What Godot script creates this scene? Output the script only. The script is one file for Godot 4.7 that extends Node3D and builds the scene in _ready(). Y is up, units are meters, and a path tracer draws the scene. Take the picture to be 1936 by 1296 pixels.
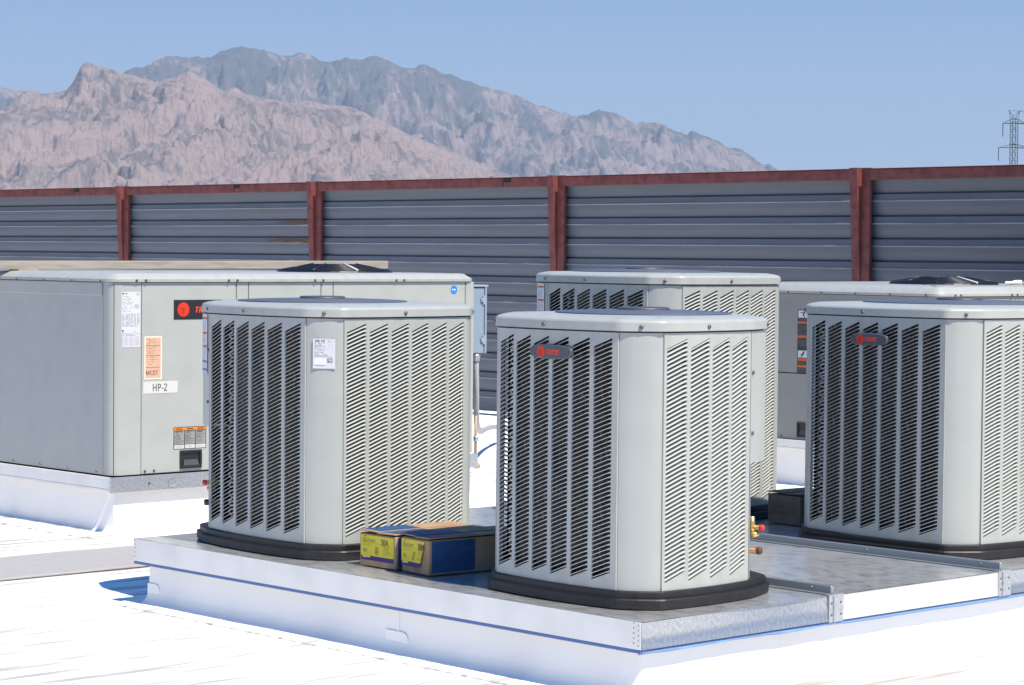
extends Node3D

const P := 0.26            # height of the metal platform top above the roof
var M := {}                # materials
var rng := RandomNumberGenerator.new()
var text_font: SystemFont
var text_bold: SystemFont


# ---------------------------------------------------------------- mesh helper
class MB:
	var st := SurfaceTool.new()
	func _init(smooth := false) -> void:
		st.begin(Mesh.PRIMITIVE_TRIANGLES)
		st.set_smooth_group(0 if smooth else 0xFFFFFFFF)
	func smooth(on: bool) -> void:
		st.set_smooth_group(0 if on else 0xFFFFFFFF)
	func v(p: Vector3, uv := Vector2.ZERO) -> void:
		st.set_uv(uv)
		st.add_vertex(p)
	func tri(a: Vector3, b: Vector3, c: Vector3, out: Vector3) -> void:
		if (b - a).cross(c - a).dot(out) > 0.0:
			v(a); v(c); v(b)
		else:
			v(a); v(b); v(c)
	func quad(a: Vector3, b: Vector3, c: Vector3, d: Vector3, out: Vector3) -> void:
		if (b - a).cross(d - a).dot(out) + (d - c).cross(b - c).dot(out) > 0.0:
			v(a); v(c); v(b); v(a); v(d); v(c)
		else:
			v(a); v(b); v(c); v(a); v(c); v(d)
	# a, b, c, d: bottom left, bottom right, top right, top left as seen from the front
	func quad_uv(a: Vector3, b: Vector3, c: Vector3, d: Vector3, u0 := 0.0, v0 := 1.0, u1 := 1.0, v1 := 0.0) -> void:
		v(a, Vector2(u0, v0)); v(c, Vector2(u1, v1)); v(b, Vector2(u1, v0))
		v(a, Vector2(u0, v0)); v(d, Vector2(u0, v1)); v(c, Vector2(u1, v1))
	func box(c: Vector3, s: Vector3, bev := 0.0, b := Basis.IDENTITY) -> void:
		var h := s * 0.5
		var k := minf(bev, minf(h.x, minf(h.y, h.z)) * 0.9)
		var q := func(sx: int, sy: int, sz: int, ax: int) -> Vector3:
			var p := Vector3(sx * h.x, sy * h.y, sz * h.z)
			for i in 3:
				if i != ax:
					p[i] -= signf(p[i]) * k
			return c + b * p
		for s1 in [-1, 1]:
			quad(q.call(s1, -1, -1, 0), q.call(s1, 1, -1, 0), q.call(s1, 1, 1, 0), q.call(s1, -1, 1, 0), b.x * s1)
			quad(q.call(-1, s1, -1, 1), q.call(1, s1, -1, 1), q.call(1, s1, 1, 1), q.call(-1, s1, 1, 1), b.y * s1)
			quad(q.call(-1, -1, s1, 2), q.call(1, -1, s1, 2), q.call(1, 1, s1, 2), q.call(-1, 1, s1, 2), b.z * s1)
			if k > 0.0:
				for s2 in [-1, 1]:
					quad(q.call(s1, s2, -1, 0), q.call(s1, s2, 1, 0), q.call(s1, s2, 1, 1), q.call(s1, s2, -1, 1), b.x * s1 + b.y * s2)
					quad(q.call(s1, -1, s2, 0), q.call(s1, 1, s2, 0), q.call(s1, 1, s2, 2), q.call(s1, -1, s2, 2), b.x * s1 + b.z * s2)
					quad(q.call(-1, s1, s2, 1), q.call(1, s1, s2, 1), q.call(1, s1, s2, 2), q.call(-1, s1, s2, 2), b.y * s1 + b.z * s2)
					for s3 in [-1, 1]:
						tri(q.call(s1, s2, s3, 0), q.call(s1, s2, s3, 1), q.call(s1, s2, s3, 2), b.x * s1 + b.y * s2 + b.z * s3)
	# rings of equal length, all going the same way round; mid is a point inside
	func loft(rings: Array, mid: Vector3, closed := true) -> void:
		for k in rings.size() - 1:
			var a: PackedVector3Array = rings[k]
			var b: PackedVector3Array = rings[k + 1]
			var n := a.size()
			for i in (n if closed else n - 1):
				var j := (i + 1) % n
				var c := (a[i] + b[j]) * 0.5
				quad(a[i], a[j], b[j], b[i], (c - mid) * Vector3(1, 1, 1))
	func cap(ring: PackedVector3Array, out: Vector3) -> void:
		var c := Vector3.ZERO
		for p in ring:
			c += p
		c /= ring.size()
		for i in ring.size():
			tri(c, ring[i], ring[(i + 1) % ring.size()], out)
	func tube(path: PackedVector3Array, r: float, n := 8, closed := false, caps := true) -> void:
		var rings := []
		var m := path.size()
		var up := Vector3(0.13, 0.97, 0.21).normalized()
		for i in m:
			var t: Vector3
			if closed:
				t = path[(i + 1) % m] - path[(i - 1 + m) % m]
			else:
				t = path[mini(i + 1, m - 1)] - path[maxi(i - 1, 0)]
			t = t.normalized()
			if absf(t.dot(up)) > 0.95:
				up = Vector3(0.9, 0.1, 0.3).normalized()
			var x := t.cross(up).normalized()
			var y := x.cross(t)
			up = y
			var ring := PackedVector3Array()
			for k in n:
				var a := TAU * k / n
				ring.append(path[i] + (x * cos(a) + y * sin(a)) * r)
			rings.append(ring)
		var count := m if closed else m - 1
		for i in count:
			var a: PackedVector3Array = rings[i]
			var b: PackedVector3Array = rings[(i + 1) % m]
			var mid := (path[i] + path[(i + 1) % m]) * 0.5
			for k in n:
				var l := (k + 1) % n
				quad(a[k], a[l], b[l], b[k], (a[k] + a[l] + b[k] + b[l]) * 0.25 - mid)
		if caps and not closed:
			cap(rings[0], path[0] - path[1])
			cap(rings[m - 1], path[m - 1] - path[m - 2])
	# profile of (radius, height along axis) turned about an axis
	func lathe(at: Vector3, axis: Vector3, prof: Array, n := 24) -> void:
		axis = axis.normalized()
		var x := axis.cross(Vector3(0.3, 0.5, 0.81)).normalized()
		var y := axis.cross(x)
		for k in prof.size() - 1:
			var p: Vector2 = prof[k]
			var q: Vector2 = prof[k + 1]
			var nr := Vector2(q.y - p.y, p.x - q.x)   # outward in (radius, height) for profiles that go up
			for i in n:
				var a0 := TAU * i / n
				var a1 := TAU * (i + 1) / n
				var d0 := x * cos(a0) + y * sin(a0)
				var d1 := x * cos(a1) + y * sin(a1)
				var dm := (d0 + d1).normalized()
				var out := dm * nr.x + axis * nr.y
				if p.x < 0.00001:
					tri(at + axis * p.y, at + d0 * q.x + axis * q.y, at + d1 * q.x + axis * q.y, out)
				elif q.x < 0.00001:
					tri(at + axis * q.y, at + d0 * p.x + axis * p.y, at + d1 * p.x + axis * p.y, out)
				else:
					quad(at + d0 * p.x + axis * p.y, at + d1 * p.x + axis * p.y, at + d1 * q.x + axis * q.y, at + d0 * q.x + axis * q.y, out)
	func mesh() -> ArrayMesh:
		st.index()
		st.generate_normals()
		return st.commit()


func part(called: String, m: Mesh, material: Material, parent: Node3D, at := Vector3.ZERO, kind := "") -> MeshInstance3D:
	var o := MeshInstance3D.new()
	o.name = called
	o.mesh = m
	o.material_override = material
	o.position = at
	if kind:
		o.set_meta("kind", kind)
	parent.add_child(o, true)
	return o


var taken := {}
func numbered(called: String) -> String:
	taken[called] = int(taken.get(called, -1)) + 1
	return called if taken[called] == 0 else "%s_%03d" % [called, taken[called]]


func thing(called: String, label: String, category: String, at: Vector3, group := "") -> Node3D:
	var o := Node3D.new()
	o.name = numbered(called)
	o.position = at
	tag(o, label, category, group)
	add_child(o)
	return o


func tag(o: Node, label: String, category: String, group := "") -> void:
	o.set_meta("label", label)
	o.set_meta("category", category)
	if group:
		o.set_meta("group", group)


func struct(called: String, m: Mesh, material: Material, label: String) -> MeshInstance3D:
	var o := part(called, m, material, self)
	o.set_meta("kind", "structure")
	o.set_meta("label", label)
	return o


# ---------------------------------------------------------------- materials
func lin(r: float, g: float, b: float) -> Color:
	return Color(r, g, b).linear_to_srgb()


func mat(key: String, c: Color, rough := 0.6, metal := 0.0, spec := 0.5) -> StandardMaterial3D:
	var m := StandardMaterial3D.new()
	m.resource_name = key
	m.albedo_color = c
	m.roughness = rough
	m.metallic = metal
	m.metallic_specular = spec
	M[key] = m
	return m


func noise_tex(sd: int, freq: float, ramp: Array, size := 512, octaves := 4, normal := false, strength := 4.0) -> NoiseTexture2D:
	var n := FastNoiseLite.new()
	n.seed = sd
	n.noise_type = FastNoiseLite.TYPE_SIMPLEX_SMOOTH
	n.frequency = freq
	n.fractal_octaves = octaves
	var t := NoiseTexture2D.new()
	t.width = size
	t.height = size
	t.seamless = true
	t.noise = n
	if normal:
		t.as_normal_map = true
		t.bump_strength = strength
	elif ramp.size():
		var g := Gradient.new()
		g.offsets = PackedFloat32Array(range(ramp.size()).map(func(i): return ramp[i][0]))
		g.colors = PackedColorArray(ramp.map(func(e): return e[1]))
		t.color_ramp = g
	return t


func tri_tex(m: StandardMaterial3D, t: Texture2D, scale: Vector3, world := true) -> void:
	m.albedo_texture = t
	m.uv1_triplanar = true
	m.uv1_world_triplanar = world
	m.uv1_scale = scale


func g(v: float) -> Color:
	return Color(v, v, v)


func make_materials() -> void:
	var m: StandardMaterial3D
	# factory paint of the units: pale warm grey, very slightly uneven
	m = mat("paint", lin(0.372, 0.395, 0.380), 0.40)
	tri_tex(m, noise_tex(3, 0.012, [[0.0, g(0.955)], [0.5, g(0.985)], [1.0, g(1.0)]], 512, 5), Vector3.ONE * 0.8)
	m = mat("paint_bent", lin(0.372, 0.395, 0.380), 0.38)
	tri_tex(M.paint_bent, noise_tex(4, 0.02, [[0.0, Color(0.93, 0.925, 0.91)], [0.5, g(0.975)], [1.0, g(1.0)]], 512, 6), Vector3(1.2, 0.5, 1.2))
	m = mat("paint_darker", lin(0.265, 0.265, 0.245), 0.55)  # darker, slightly browner grey for the sides of the right packaged unit
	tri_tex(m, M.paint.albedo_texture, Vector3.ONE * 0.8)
	m = mat("slat_paint_lit", lin(0.46, 0.485, 0.468), 0.42)  # cabinet paint made lighter, sunlight on the slats put into the colour
	mat("base_plastic", lin(0.012, 0.012, 0.014), 0.5)
	tri_tex(M.base_plastic, noise_tex(5, 0.03, [[0.0, g(0.7)], [0.55, g(0.85)], [0.8, g(1.0)], [1.0, Color(2.6, 2.5, 2.4)]], 512, 6), Vector3.ONE * 1.3)
	m = mat("coil", Color.WHITE, 0.42, 0.55)
	m.albedo_texture = coil_texture()
	m = mat("dark_inside", lin(0.012, 0.012, 0.013), 0.8)
	mat("bend", lin(0.55, 0.56, 0.58), 0.3, 0.8)
	mat("wire", lin(0.085, 0.11, 0.165), 0.5)
	mat("disc", lin(0.06, 0.06, 0.072), 0.5)
	mat("fan_black", lin(0.012, 0.013, 0.018), 0.35)
	mat("screw", lin(0.12, 0.12, 0.13), 0.4, 0.6)
	mat("badge", lin(0.06, 0.068, 0.085), 0.42)
	mat("badge_rim", lin(0.02, 0.022, 0.03), 0.4)
	mat("logo_red", lin(0.75, 0.055, 0.02), 0.5)
	mat("logo_deep", lin(0.42, 0.03, 0.015), 0.5)
	mat("label_black", lin(0.012, 0.013, 0.015), 0.45)
	mat("ink", lin(0.05, 0.048, 0.048), 0.7)
	mat("ink_brown", lin(0.10, 0.035, 0.025), 0.7)
	mat("label_white", lin(0.55, 0.555, 0.55), 0.6)
	mat("brass", lin(0.75, 0.52, 0.18), 0.3, 0.85)
	mat("copper", lin(0.85, 0.45, 0.22), 0.32, 0.85)
	mat("red_cap", lin(0.6, 0.03, 0.03), 0.4)
	mat("brown_cap", lin(0.10, 0.035, 0.02), 0.5)
	mat("black_cap", lin(0.03, 0.025, 0.025), 0.5)
	# white roofing membrane
	m = mat("membrane", lin(0.88, 0.865, 0.832), 0.75)
	m = mat("roof_membrane", lin(0.86, 0.85, 0.84), 0.8)
	tri_tex(m, noise_tex(11, 0.011, [[0.0, Color(0.675, 0.645, 0.63)], [0.17, Color(0.71, 0.69, 0.68)], [0.29, Color(0.77, 0.76, 0.755)], [0.48, g(1.0)], [1.0, g(1.0)]], 1024, 6), Vector3(1.0, 0.5, 0.085))
	m = mat("walkway", lin(0.355, 0.345, 0.352), 0.85)
	tri_tex(m, noise_tex(12, 0.05, [[0.0, g(0.93)], [1.0, g(1.03)]], 256, 4), Vector3(4.0, 1.0, 0.7))
	# galvanised sheet
	var spangle := noise_tex(21, 0.02, [[0.0, g(0.84)], [0.45, g(0.93)], [0.72, g(0.97)], [0.88, Color(1.12, 1.12, 1.12)], [1.0, Color(1.3, 1.3, 1.3)]], 512, 5)
	m = mat("galv", lin(0.52, 0.55, 0.585), 0.36, 0.75)
	tri_tex(m, spangle, Vector3.ONE * 5.5)
	m = mat("galv_pale", lin(0.58, 0.575, 0.58), 0.5, 0.35)
	m = mat("galv_bright", lin(0.84, 0.83, 0.805), 0.5, 0.3)
	tri_tex(m, noise_tex(22, 0.01, [[0.0, g(0.93)], [1.0, g(1.0)]], 256, 4), Vector3.ONE * 1.2)
	m = mat("galv_top", lin(0.76, 0.775, 0.785), 0.27, 0.72)
	tri_tex(m, noise_tex(23, 0.012, [[0.0, Color(0.82, 0.80, 0.785)], [0.30, Color(0.90, 0.89, 0.885)], [0.45, Color(0.98, 0.985, 0.99)], [1.0, Color(1.0, 1.0, 1.0)]], 1024, 7), Vector3(0.7, 0.6, 1.3))
	m.roughness_texture = noise_tex(24, 0.006, [[0.0, g(0.72)], [0.5, g(0.95)], [1.0, g(1.0)]], 512, 5)
	m = mat("galv_seam", lin(0.30, 0.33, 0.36), 0.38, 0.6)
	mat("strip_blue", lin(0.065, 0.15, 0.36), 0.5)  # flat blue of the strip under the front of the cap
	mat("strip_blue_pale", lin(0.16, 0.30, 0.56), 0.5)  # paler blue for the side run
	# screen wall
	m = mat("siding", lin(0.110, 0.130, 0.162), 0.5)
	tri_tex(m, noise_tex(31, 0.02, [[0.0, g(0.93)], [0.5, g(0.98)], [1.0, g(1.03)]], 512, 5), Vector3(0.12, 1.2, 0.5))
	m = mat("rib_highlight", lin(0.33, 0.325, 0.31), 0.7)  # painted highlight: pale colour for the lit line along each rib
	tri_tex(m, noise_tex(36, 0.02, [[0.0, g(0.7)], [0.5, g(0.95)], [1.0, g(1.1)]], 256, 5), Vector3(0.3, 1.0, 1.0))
	m = mat("red_steel", lin(0.205, 0.054, 0.048), 0.66)
	tri_tex(m, noise_tex(33, 0.03, [[0.0, Color(0.72, 0.72, 0.72)], [0.5, Color(0.95, 0.95, 0.95)], [0.78, Color(1.05, 1.05, 1.05)], [1.0, Color(1.7, 2.2, 2.2)]], 512, 6), Vector3(0.5, 0.5, 0.5))
	mat("scorch", lin(0.02, 0.016, 0.014), 0.8)
	# timber
	m = mat("timber", lin(0.34, 0.315, 0.29), 0.8)
	tri_tex(m, noise_tex(41, 0.02, [[0.0, Color(0.86, 0.84, 0.80)], [0.5, Color(0.96, 0.95, 0.93)], [1.0, Color(1.05, 1.02, 1.0)]], 512, 6), Vector3(3.0, 3.0, 0.35))
	mat("box_sky_tint", lin(0.25, 0.33, 0.42), 0.4, 0.2)  # galvanised box with the reflected sky blue put into its colour
	mat("box_edge", lin(0.30, 0.37, 0.44), 0.4, 0.2)  # same reflected blue painted on door, hinges and hood
	mat("conduit", lin(0.34, 0.35, 0.38), 0.5)
	mat("rust_pipe", lin(0.40, 0.29, 0.20), 0.6, 0.2)
	mat("white_pipe", lin(0.70, 0.70, 0.70), 0.5)
	# cardboard
	m = mat("card", lin(0.40, 0.265, 0.16), 0.85)
	tri_tex(m, noise_tex(51, 0.02, [[0.0, g(0.85)], [1.0, g(1.05)]], 256, 5), Vector3.ONE * 2.0)
	m = mat("card_dark", lin(0.23, 0.165, 0.11), 0.85)
	tri_tex(m, M.card.albedo_texture, Vector3.ONE * 2.0)
	m = mat("print_blue", lin(0.018, 0.072, 0.19), 0.6)
	tri_tex(m, noise_tex(52, 0.03, [[0.0, g(0.75)], [0.5, g(1.0)], [0.72, g(1.05)], [0.8, Color(1.7, 1.35, 1.15)], [1.0, Color(1.7, 1.35, 1.15)]], 256, 4), Vector3.ONE * 3.0)
	mat("tower_steel", lin(0.055, 0.075, 0.105), 0.6)
	mat("cloth_white", lin(0.72, 0.70, 0.66), 0.8)
	mat("cloth_tan", lin(0.42, 0.29, 0.12), 0.8)
	# land
	m = mat("desert", lin(0.30, 0.24, 0.19), 0.95)
	m = mat("rock", Color.WHITE, 0.95, 0.0, 0.2)
	m.vertex_color_use_as_albedo = true
	m.normal_enabled = true
	m.normal_texture = noise_tex(61, 0.02, [], 512, 6, true, 12.0)
	m.normal_scale = 1.0
	m.uv1_triplanar = true
	m.uv1_world_triplanar = true
	m.uv1_scale = Vector3.ONE * 0.004


# fine vertical fins, scuffed and bent in patches
func coil_texture() -> ImageTexture:
	rng.seed = 77
	var im := Image.create_empty(512, 512, false, Image.FORMAT_RGB8)
	var n := FastNoiseLite.new()
	n.seed = 5
	n.frequency = 0.02
	n.fractal_octaves = 4
	var n2 := FastNoiseLite.new()
	n2.seed = 9
	n2.frequency = 0.008
	for y in 512:
		var row := 0.90 + 0.16 * sin(TAU * y / 16.0)
		for x in 512:
			var f := 0.86 + 0.14 * cos(TAU * x / 4.0)
			var s := n.get_noise_2d(x * 2.2, y * 0.8)
			var v := 0.265 * f * row * (1.0 + 0.35 * s)
			if s > 0.30 and n2.get_noise_2d(x, y) > 0.02 and rng.randf() < 0.20:
				v = rng.randf_range(0.5, 0.95)
			if s < -0.5 and n2.get_noise_2d(x + 900, y) > 0.25:
				v *= 0.25
			im.set_pixel(x, y, Color(v, v * 0.97, v * 0.93))
	return ImageTexture.create_from_image(im)


# ---------------------------------------------------------------- printed labels
func tiny_text(im: Image, x0: int, y0: int, x1: int, y1: int, step: int, thick: int, ink: Color, fill := 0.8) -> void:
	var y := y0
	while y + thick <= y1:
		var x := x0
		var stop := x0 + int((x1 - x0) * rng.randf_range(0.45, 1.0))
		while x < stop:
			var w := rng.randi_range(2, 7) * maxi(1, thick / 2)
			if rng.randf() < fill:
				im.fill_rect(Rect2i(x, y, mini(w, x1 - x), thick), ink)
			x += w + maxi(1, thick / 2)
		y += step


func label_material(im: Image, called: String) -> StandardMaterial3D:
	var m := mat(called, g(0.90), 0.55)
	m.albedo_texture = ImageTexture.create_from_image(im)
	m.texture_repeat = false
	return m


func blank(w: int, h: int, c: Color) -> Image:
	var im := Image.create_empty(w, h, false, Image.FORMAT_RGB8)
	im.fill(c)
	return im


func disc(im: Image, cx: float, cy: float, r: float, c: Color, inner := 0.0) -> void:
	for y in range(int(cy - r) - 1, int(cy + r) + 2):
		for x in range(int(cx - r) - 1, int(cx + r) + 2):
			if x >= 0 and y >= 0 and x < im.get_width() and y < im.get_height():
				var d := Vector2(x + 0.5 - cx, y + 0.5 - cy).length()
				if d <= r and d >= inner:
					im.set_pixel(x, y, c)


func line(im: Image, a: Vector2, b: Vector2, r: float, c: Color) -> void:
	var n := int(a.distance_to(b)) + 1
	for i in n + 1:
		disc(im, lerpf(a.x, b.x, float(i) / n), lerpf(a.y, b.y, float(i) / n), r, c)


func make_labels() -> void:
	rng.seed = 4242
	var k := g(0.16)
	var grey := g(0.45)
	var w := Color(0.86, 0.87, 0.90)
	# rating plate on the packaged unit
	var im := blank(192, 384, w)
	disc(im, 16, 18, 9, k)
	im.fill_rect(Rect2i(34, 14, 26, 7), k)
	disc(im, 166, 22, 13, grey, 9.0)
	tiny_text(im, 8, 40, 130, 120, 14, 4, grey)
	tiny_text(im, 128, 118, 184, 160, 8, 4, grey)
	tiny_text(im, 8, 128, 120, 190, 13, 4, grey, 0.6)
	for c in [8, 44, 72, 98, 130, 160]:
		tiny_text(im, c, 204, c + 24, 296, 8, 4, grey, 0.95)
	tiny_text(im, 8, 300, 184, 330, 9, 4, grey)
	im.fill_rect(Rect2i(8, 352, 14, 20), k)
	tiny_text(im, 120, 364, 184, 372, 9, 4, grey)
	label_material(im, "rating_plate_print")
	im = blank(160, 128, Color(0.84, 0.84, 0.90))
	tiny_text(im, 8, 8, 150, 24, 8, 4, grey)
	for c in [10, 60, 110]:
		for y in range(30, 112, 6):
			im.fill_rect(Rect2i(c, y, 40, 3), g(0.72))
	label_material(im, "table_sticker_print")
	# tan inspection tag
	im = blank(128, 288, Color(0.97, 0.94, 0.86))
	im.fill_rect(Rect2i(8, 8, 112, 272), Color(0.87, 0.71, 0.61))
	var br := Color(0.42, 0.24, 0.2)
	for y in [60, 128, 206]:
		im.fill_rect(Rect2i(8, y, 108, 3), br)
	tiny_text(im, 16, 18, 110, 56, 10, 3, br, 0.6)
	tiny_text(im, 14, 70, 110, 124, 11, 3, br, 0.6)
	tiny_text(im, 14, 138, 100, 200, 16, 3, br, 0.5)
	label_material(im, "tan_tag_print")
	# black warning label with an orange head
	im = blank(256, 160, g(0.16))
	im.fill_rect(Rect2i(4, 4, 248, 20), Color(0.93, 0.56, 0.12))
	for c in 3:
		var x := 5 + c * 84
		im.fill_rect(Rect2i(x, 28, 78, 96), g(0.60))
		tiny_text(im, x + 10, 30, x + 74, 44, 8, 5, g(0.1))
		tiny_text(im, x + 3, 50, x + 76, 122, 7, 3, g(0.22))
		im.fill_rect(Rect2i(x, 128, 78, 28), g(0.84))
		tiny_text(im, x + 6, 136, x + 70, 150, 8, 3, g(0.5))
		im.fill_rect(Rect2i(x + 14, 10, 50, 8), Color(0.35, 0.2, 0.05))
	label_material(im, "warning_print")
	# long strip of warnings on the corner of a condenser
	im = blank(80, 512, w)
	var orange := Color(0.80, 0.42, 0.16)
	var blue := Color(0.20, 0.26, 0.62)
	for y in [22, 152, 268]:
		im.fill_rect(Rect2i(3, y, 74, 20), orange)
		tiny_text(im, 22, y + 6, 60, y + 14, 9, 6, Color(0.25, 0.12, 0.05))
	for y in [398, 468]:
		im.fill_rect(Rect2i(3, y, 74, 20), blue)
		im.fill_rect(Rect2i(26, y + 5, 24, 9), Color(0.6, 0.65, 0.85))
	for r in [[50, 146], [178, 262], [294, 392], [424, 462], [494, 510]]:
		tiny_text(im, 6, r[0], 76, r[1], 9, 3, g(0.5))
	label_material(im, "strip_print")
	# white nameplate
	im = blank(192, 240, w)
	im.fill_rect(Rect2i(10, 8, 172, 1), grey)
	im.fill_rect(Rect2i(10, 8, 1, 200), grey)
	tiny_text(im, 130, 16, 176, 30, 8, 4, grey)
	tiny_text(im, 14, 36, 120, 100, 9, 4, grey)
	tiny_text(im, 126, 36, 180, 90, 9, 3, g(0.66), 0.5)
	tiny_text(im, 14, 106, 178, 122, 8, 4, grey)
	tiny_text(im, 14, 126, 178, 150, 9, 4, grey)
	im.fill_rect(Rect2i(12, 156, 100, 50), Color(0.92, 0.93, 0.95))
	im.fill_rect(Rect2i(124, 158, 42, 34), g(0.22))
	im.fill_rect(Rect2i(130, 163, 30, 24), g(0.80))
	im.fill_rect(Rect2i(132, 176, 12, 8), g(0.22))
	im.fill_rect(Rect2i(16, 212, 88, 8), g(0.62))
	label_material(im, "nameplate_print")
	# dark column of warnings on the far packaged unit
	im = blank(128, 512, g(0.20))
	for r in [[6, 0], [330, 1]]:
		var y: int = r[0]
		im.fill_rect(Rect2i(6, y, 84, 58), g(0.88))
		line(im, Vector2(58, y + 12), Vector2(50, y + 34), 6, g(0.08))
		disc(im, 60, y + 9, 5, g(0.08))
		line(im, Vector2(50, y + 34), Vector2(38 if r[1] else 62, y + 52), 4, g(0.08))
		line(im, Vector2(56, y + 20), Vector2(28, y + 14 + 24 * int(r[1])), 3, g(0.08))
	for y in [2, 94, 208, 394, 448]:
		im.fill_rect(Rect2i(94 if y == 2 else 2, y, 124, 20), Color(0.86, 0.40, 0.10))
	for r in [[66, 92], [126, 204], [240, 300], [420, 444], [474, 506]]:
		tiny_text(im, 8, r[0], 122, r[1], 9, 4, g(0.45))
	label_material(im, "dark_column_print")
	# yellow carton label
	var dk := Color(0.18, 0.18, 0.06)
	im = blank(384, 352, Color(0.91, 0.84, 0.18))
	tiny_text(im, 34, 14, 150, 34, 18, 10, dk)
	tiny_text(im, 24, 44, 180, 104, 13, 6, dk)
	tiny_text(im, 24, 114, 140, 160, 9, 3, Color(0.5, 0.5, 0.12))
	tiny_text(im, 256, 120, 360, 260, 14, 5, Color(0.34, 0.34, 0.1), 0.8)
	tiny_text(im, 172, 104, 214, 120, 10, 8, dk)
	for y in range(150, 262, 5):
		im.fill_rect(Rect2i(166, y, 42, rng.randi_range(1, 4)), dk)
	disc(im, 52, 216, 24, dk, 19.0)
	line(im, Vector2(44, 204), Vector2(44, 222), 3, dk)
	line(im, Vector2(44, 222), Vector2(60, 224), 3, dk)
	im.fill_rect(Rect2i(0, 288, 384, 64), Color(0.22, 0.12, 0.45))
	im.fill_rect(Rect2i(14, 270, 96, 44), Color(0.91, 0.84, 0.18))
	tiny_text(im, 30, 310, 100, 326, 20, 10, Color(0.75, 0.75, 0.9))
	label_material(im, "yellow_label_print")
	# stencilled print on brown carton
	im = blank(192, 96, Color(0.50, 0.43, 0.35))
	im.fill_rect(Rect2i(10, 8, 140, 2), g(0.35)); im.fill_rect(Rect2i(10, 62, 140, 2), g(0.35))
	im.fill_rect(Rect2i(10, 8, 2, 56), g(0.35)); im.fill_rect(Rect2i(150, 8, 2, 56), g(0.35))
	tiny_text(im, 24, 18, 136, 58, 12, 7, g(0.33))
	tiny_text(im, 10, 74, 180, 92, 10, 5, g(0.35))
	label_material(im, "stencil_print")
	# round blue sticker
	im = blank(96, 96, Color(0.18, 0.50, 0.86))
	tiny_text(im, 18, 38, 80, 52, 20, 14, Color(0.9, 0.94, 0.98), 1.0)
	tiny_text(im, 30, 60, 70, 72, 8, 4, Color(0.55, 0.75, 0.95))
	label_material(im, "blue_sticker_print")
	# red roundel with fine lines
	im = blank(96, 96, Color(0.90, 0.20, 0.09))
	for i in 9:
		im.fill_rect(Rect2i(6 + i, 30 + i * 6, 44, 2), Color(0.66, 0.12, 0.06))
	im.fill_rect(Rect2i(28, 40, 40, 6), Color(0.66, 0.12, 0.06))
	im.fill_rect(Rect2i(42, 40, 14, 38), Color(0.70, 0.13, 0.06))
	label_material(im, "roundel_print")


# a printed sticker: centre, directions right and up, size
func sticker(called: String, parent: Node3D, c: Vector3, u: Vector3, v: Vector3, w: float, h: float, material: Material, lift := 0.0012) -> MeshInstance3D:
	var n := u.cross(v).normalized()
	var mb := MB.new()
	var o := n * lift
	var a := c - u * w / 2 - v * h / 2
	var b := c + u * w / 2 - v * h / 2
	var d := c - u * w / 2 + v * h / 2
	var e := c + u * w / 2 + v * h / 2
	mb.quad_uv(a + o, b + o, e + o, d + o)
	var q := n * 0.0002
	for s in [[a, b], [b, e], [e, d], [d, a]]:
		mb.quad(s[0] + q, s[1] + q, s[1] + o, s[0] + o, (s[0] + s[1]) * 0.5 - c)
	return part(called, mb.mesh(), material, parent)


func round_sticker(called: String, parent: Node3D, c: Vector3, u: Vector3, v: Vector3, r: float, material: Material, lift := 0.0012) -> MeshInstance3D:
	var n := u.cross(v).normalized()
	var st := SurfaceTool.new()
	st.begin(Mesh.PRIMITIVE_TRIANGLES)
	for i in 28:
		for k in [0, 2, 1]:
			var a = TAU * (i + (k - 1 if k else 0)) / 28.0
			var d := Vector2.ZERO if k == 0 else Vector2(cos(a), sin(a))
			st.set_uv(Vector2(0.5 + d.x * 0.5, 0.5 - d.y * 0.5))
			st.set_normal(n)
			st.add_vertex(c + n * lift + (u * d.x + v * d.y) * r)
	return part(called, st.commit(), material, parent)


func lettering(parent: Node3D, text: String, c: Vector3, u: Vector3, v: Vector3, height: float, material: Material, bold := false, stretch := 1.0, slant := 0.0) -> MeshInstance3D:
	var t := TextMesh.new()
	t.text = text
	t.font = text_bold if bold else text_font
	t.font_size = 64
	t.pixel_size = 0.01
	t.depth = 0.02
	t.curve_step = 1.0
	var k := height / 0.46      # cap height of the face at this size
	var o := part("lettering", t, material, parent, c)
	o.basis = Basis(u * k * stretch, v * k + u * k * slant, u.cross(v) * minf(k, 0.1))
	return o


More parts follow.
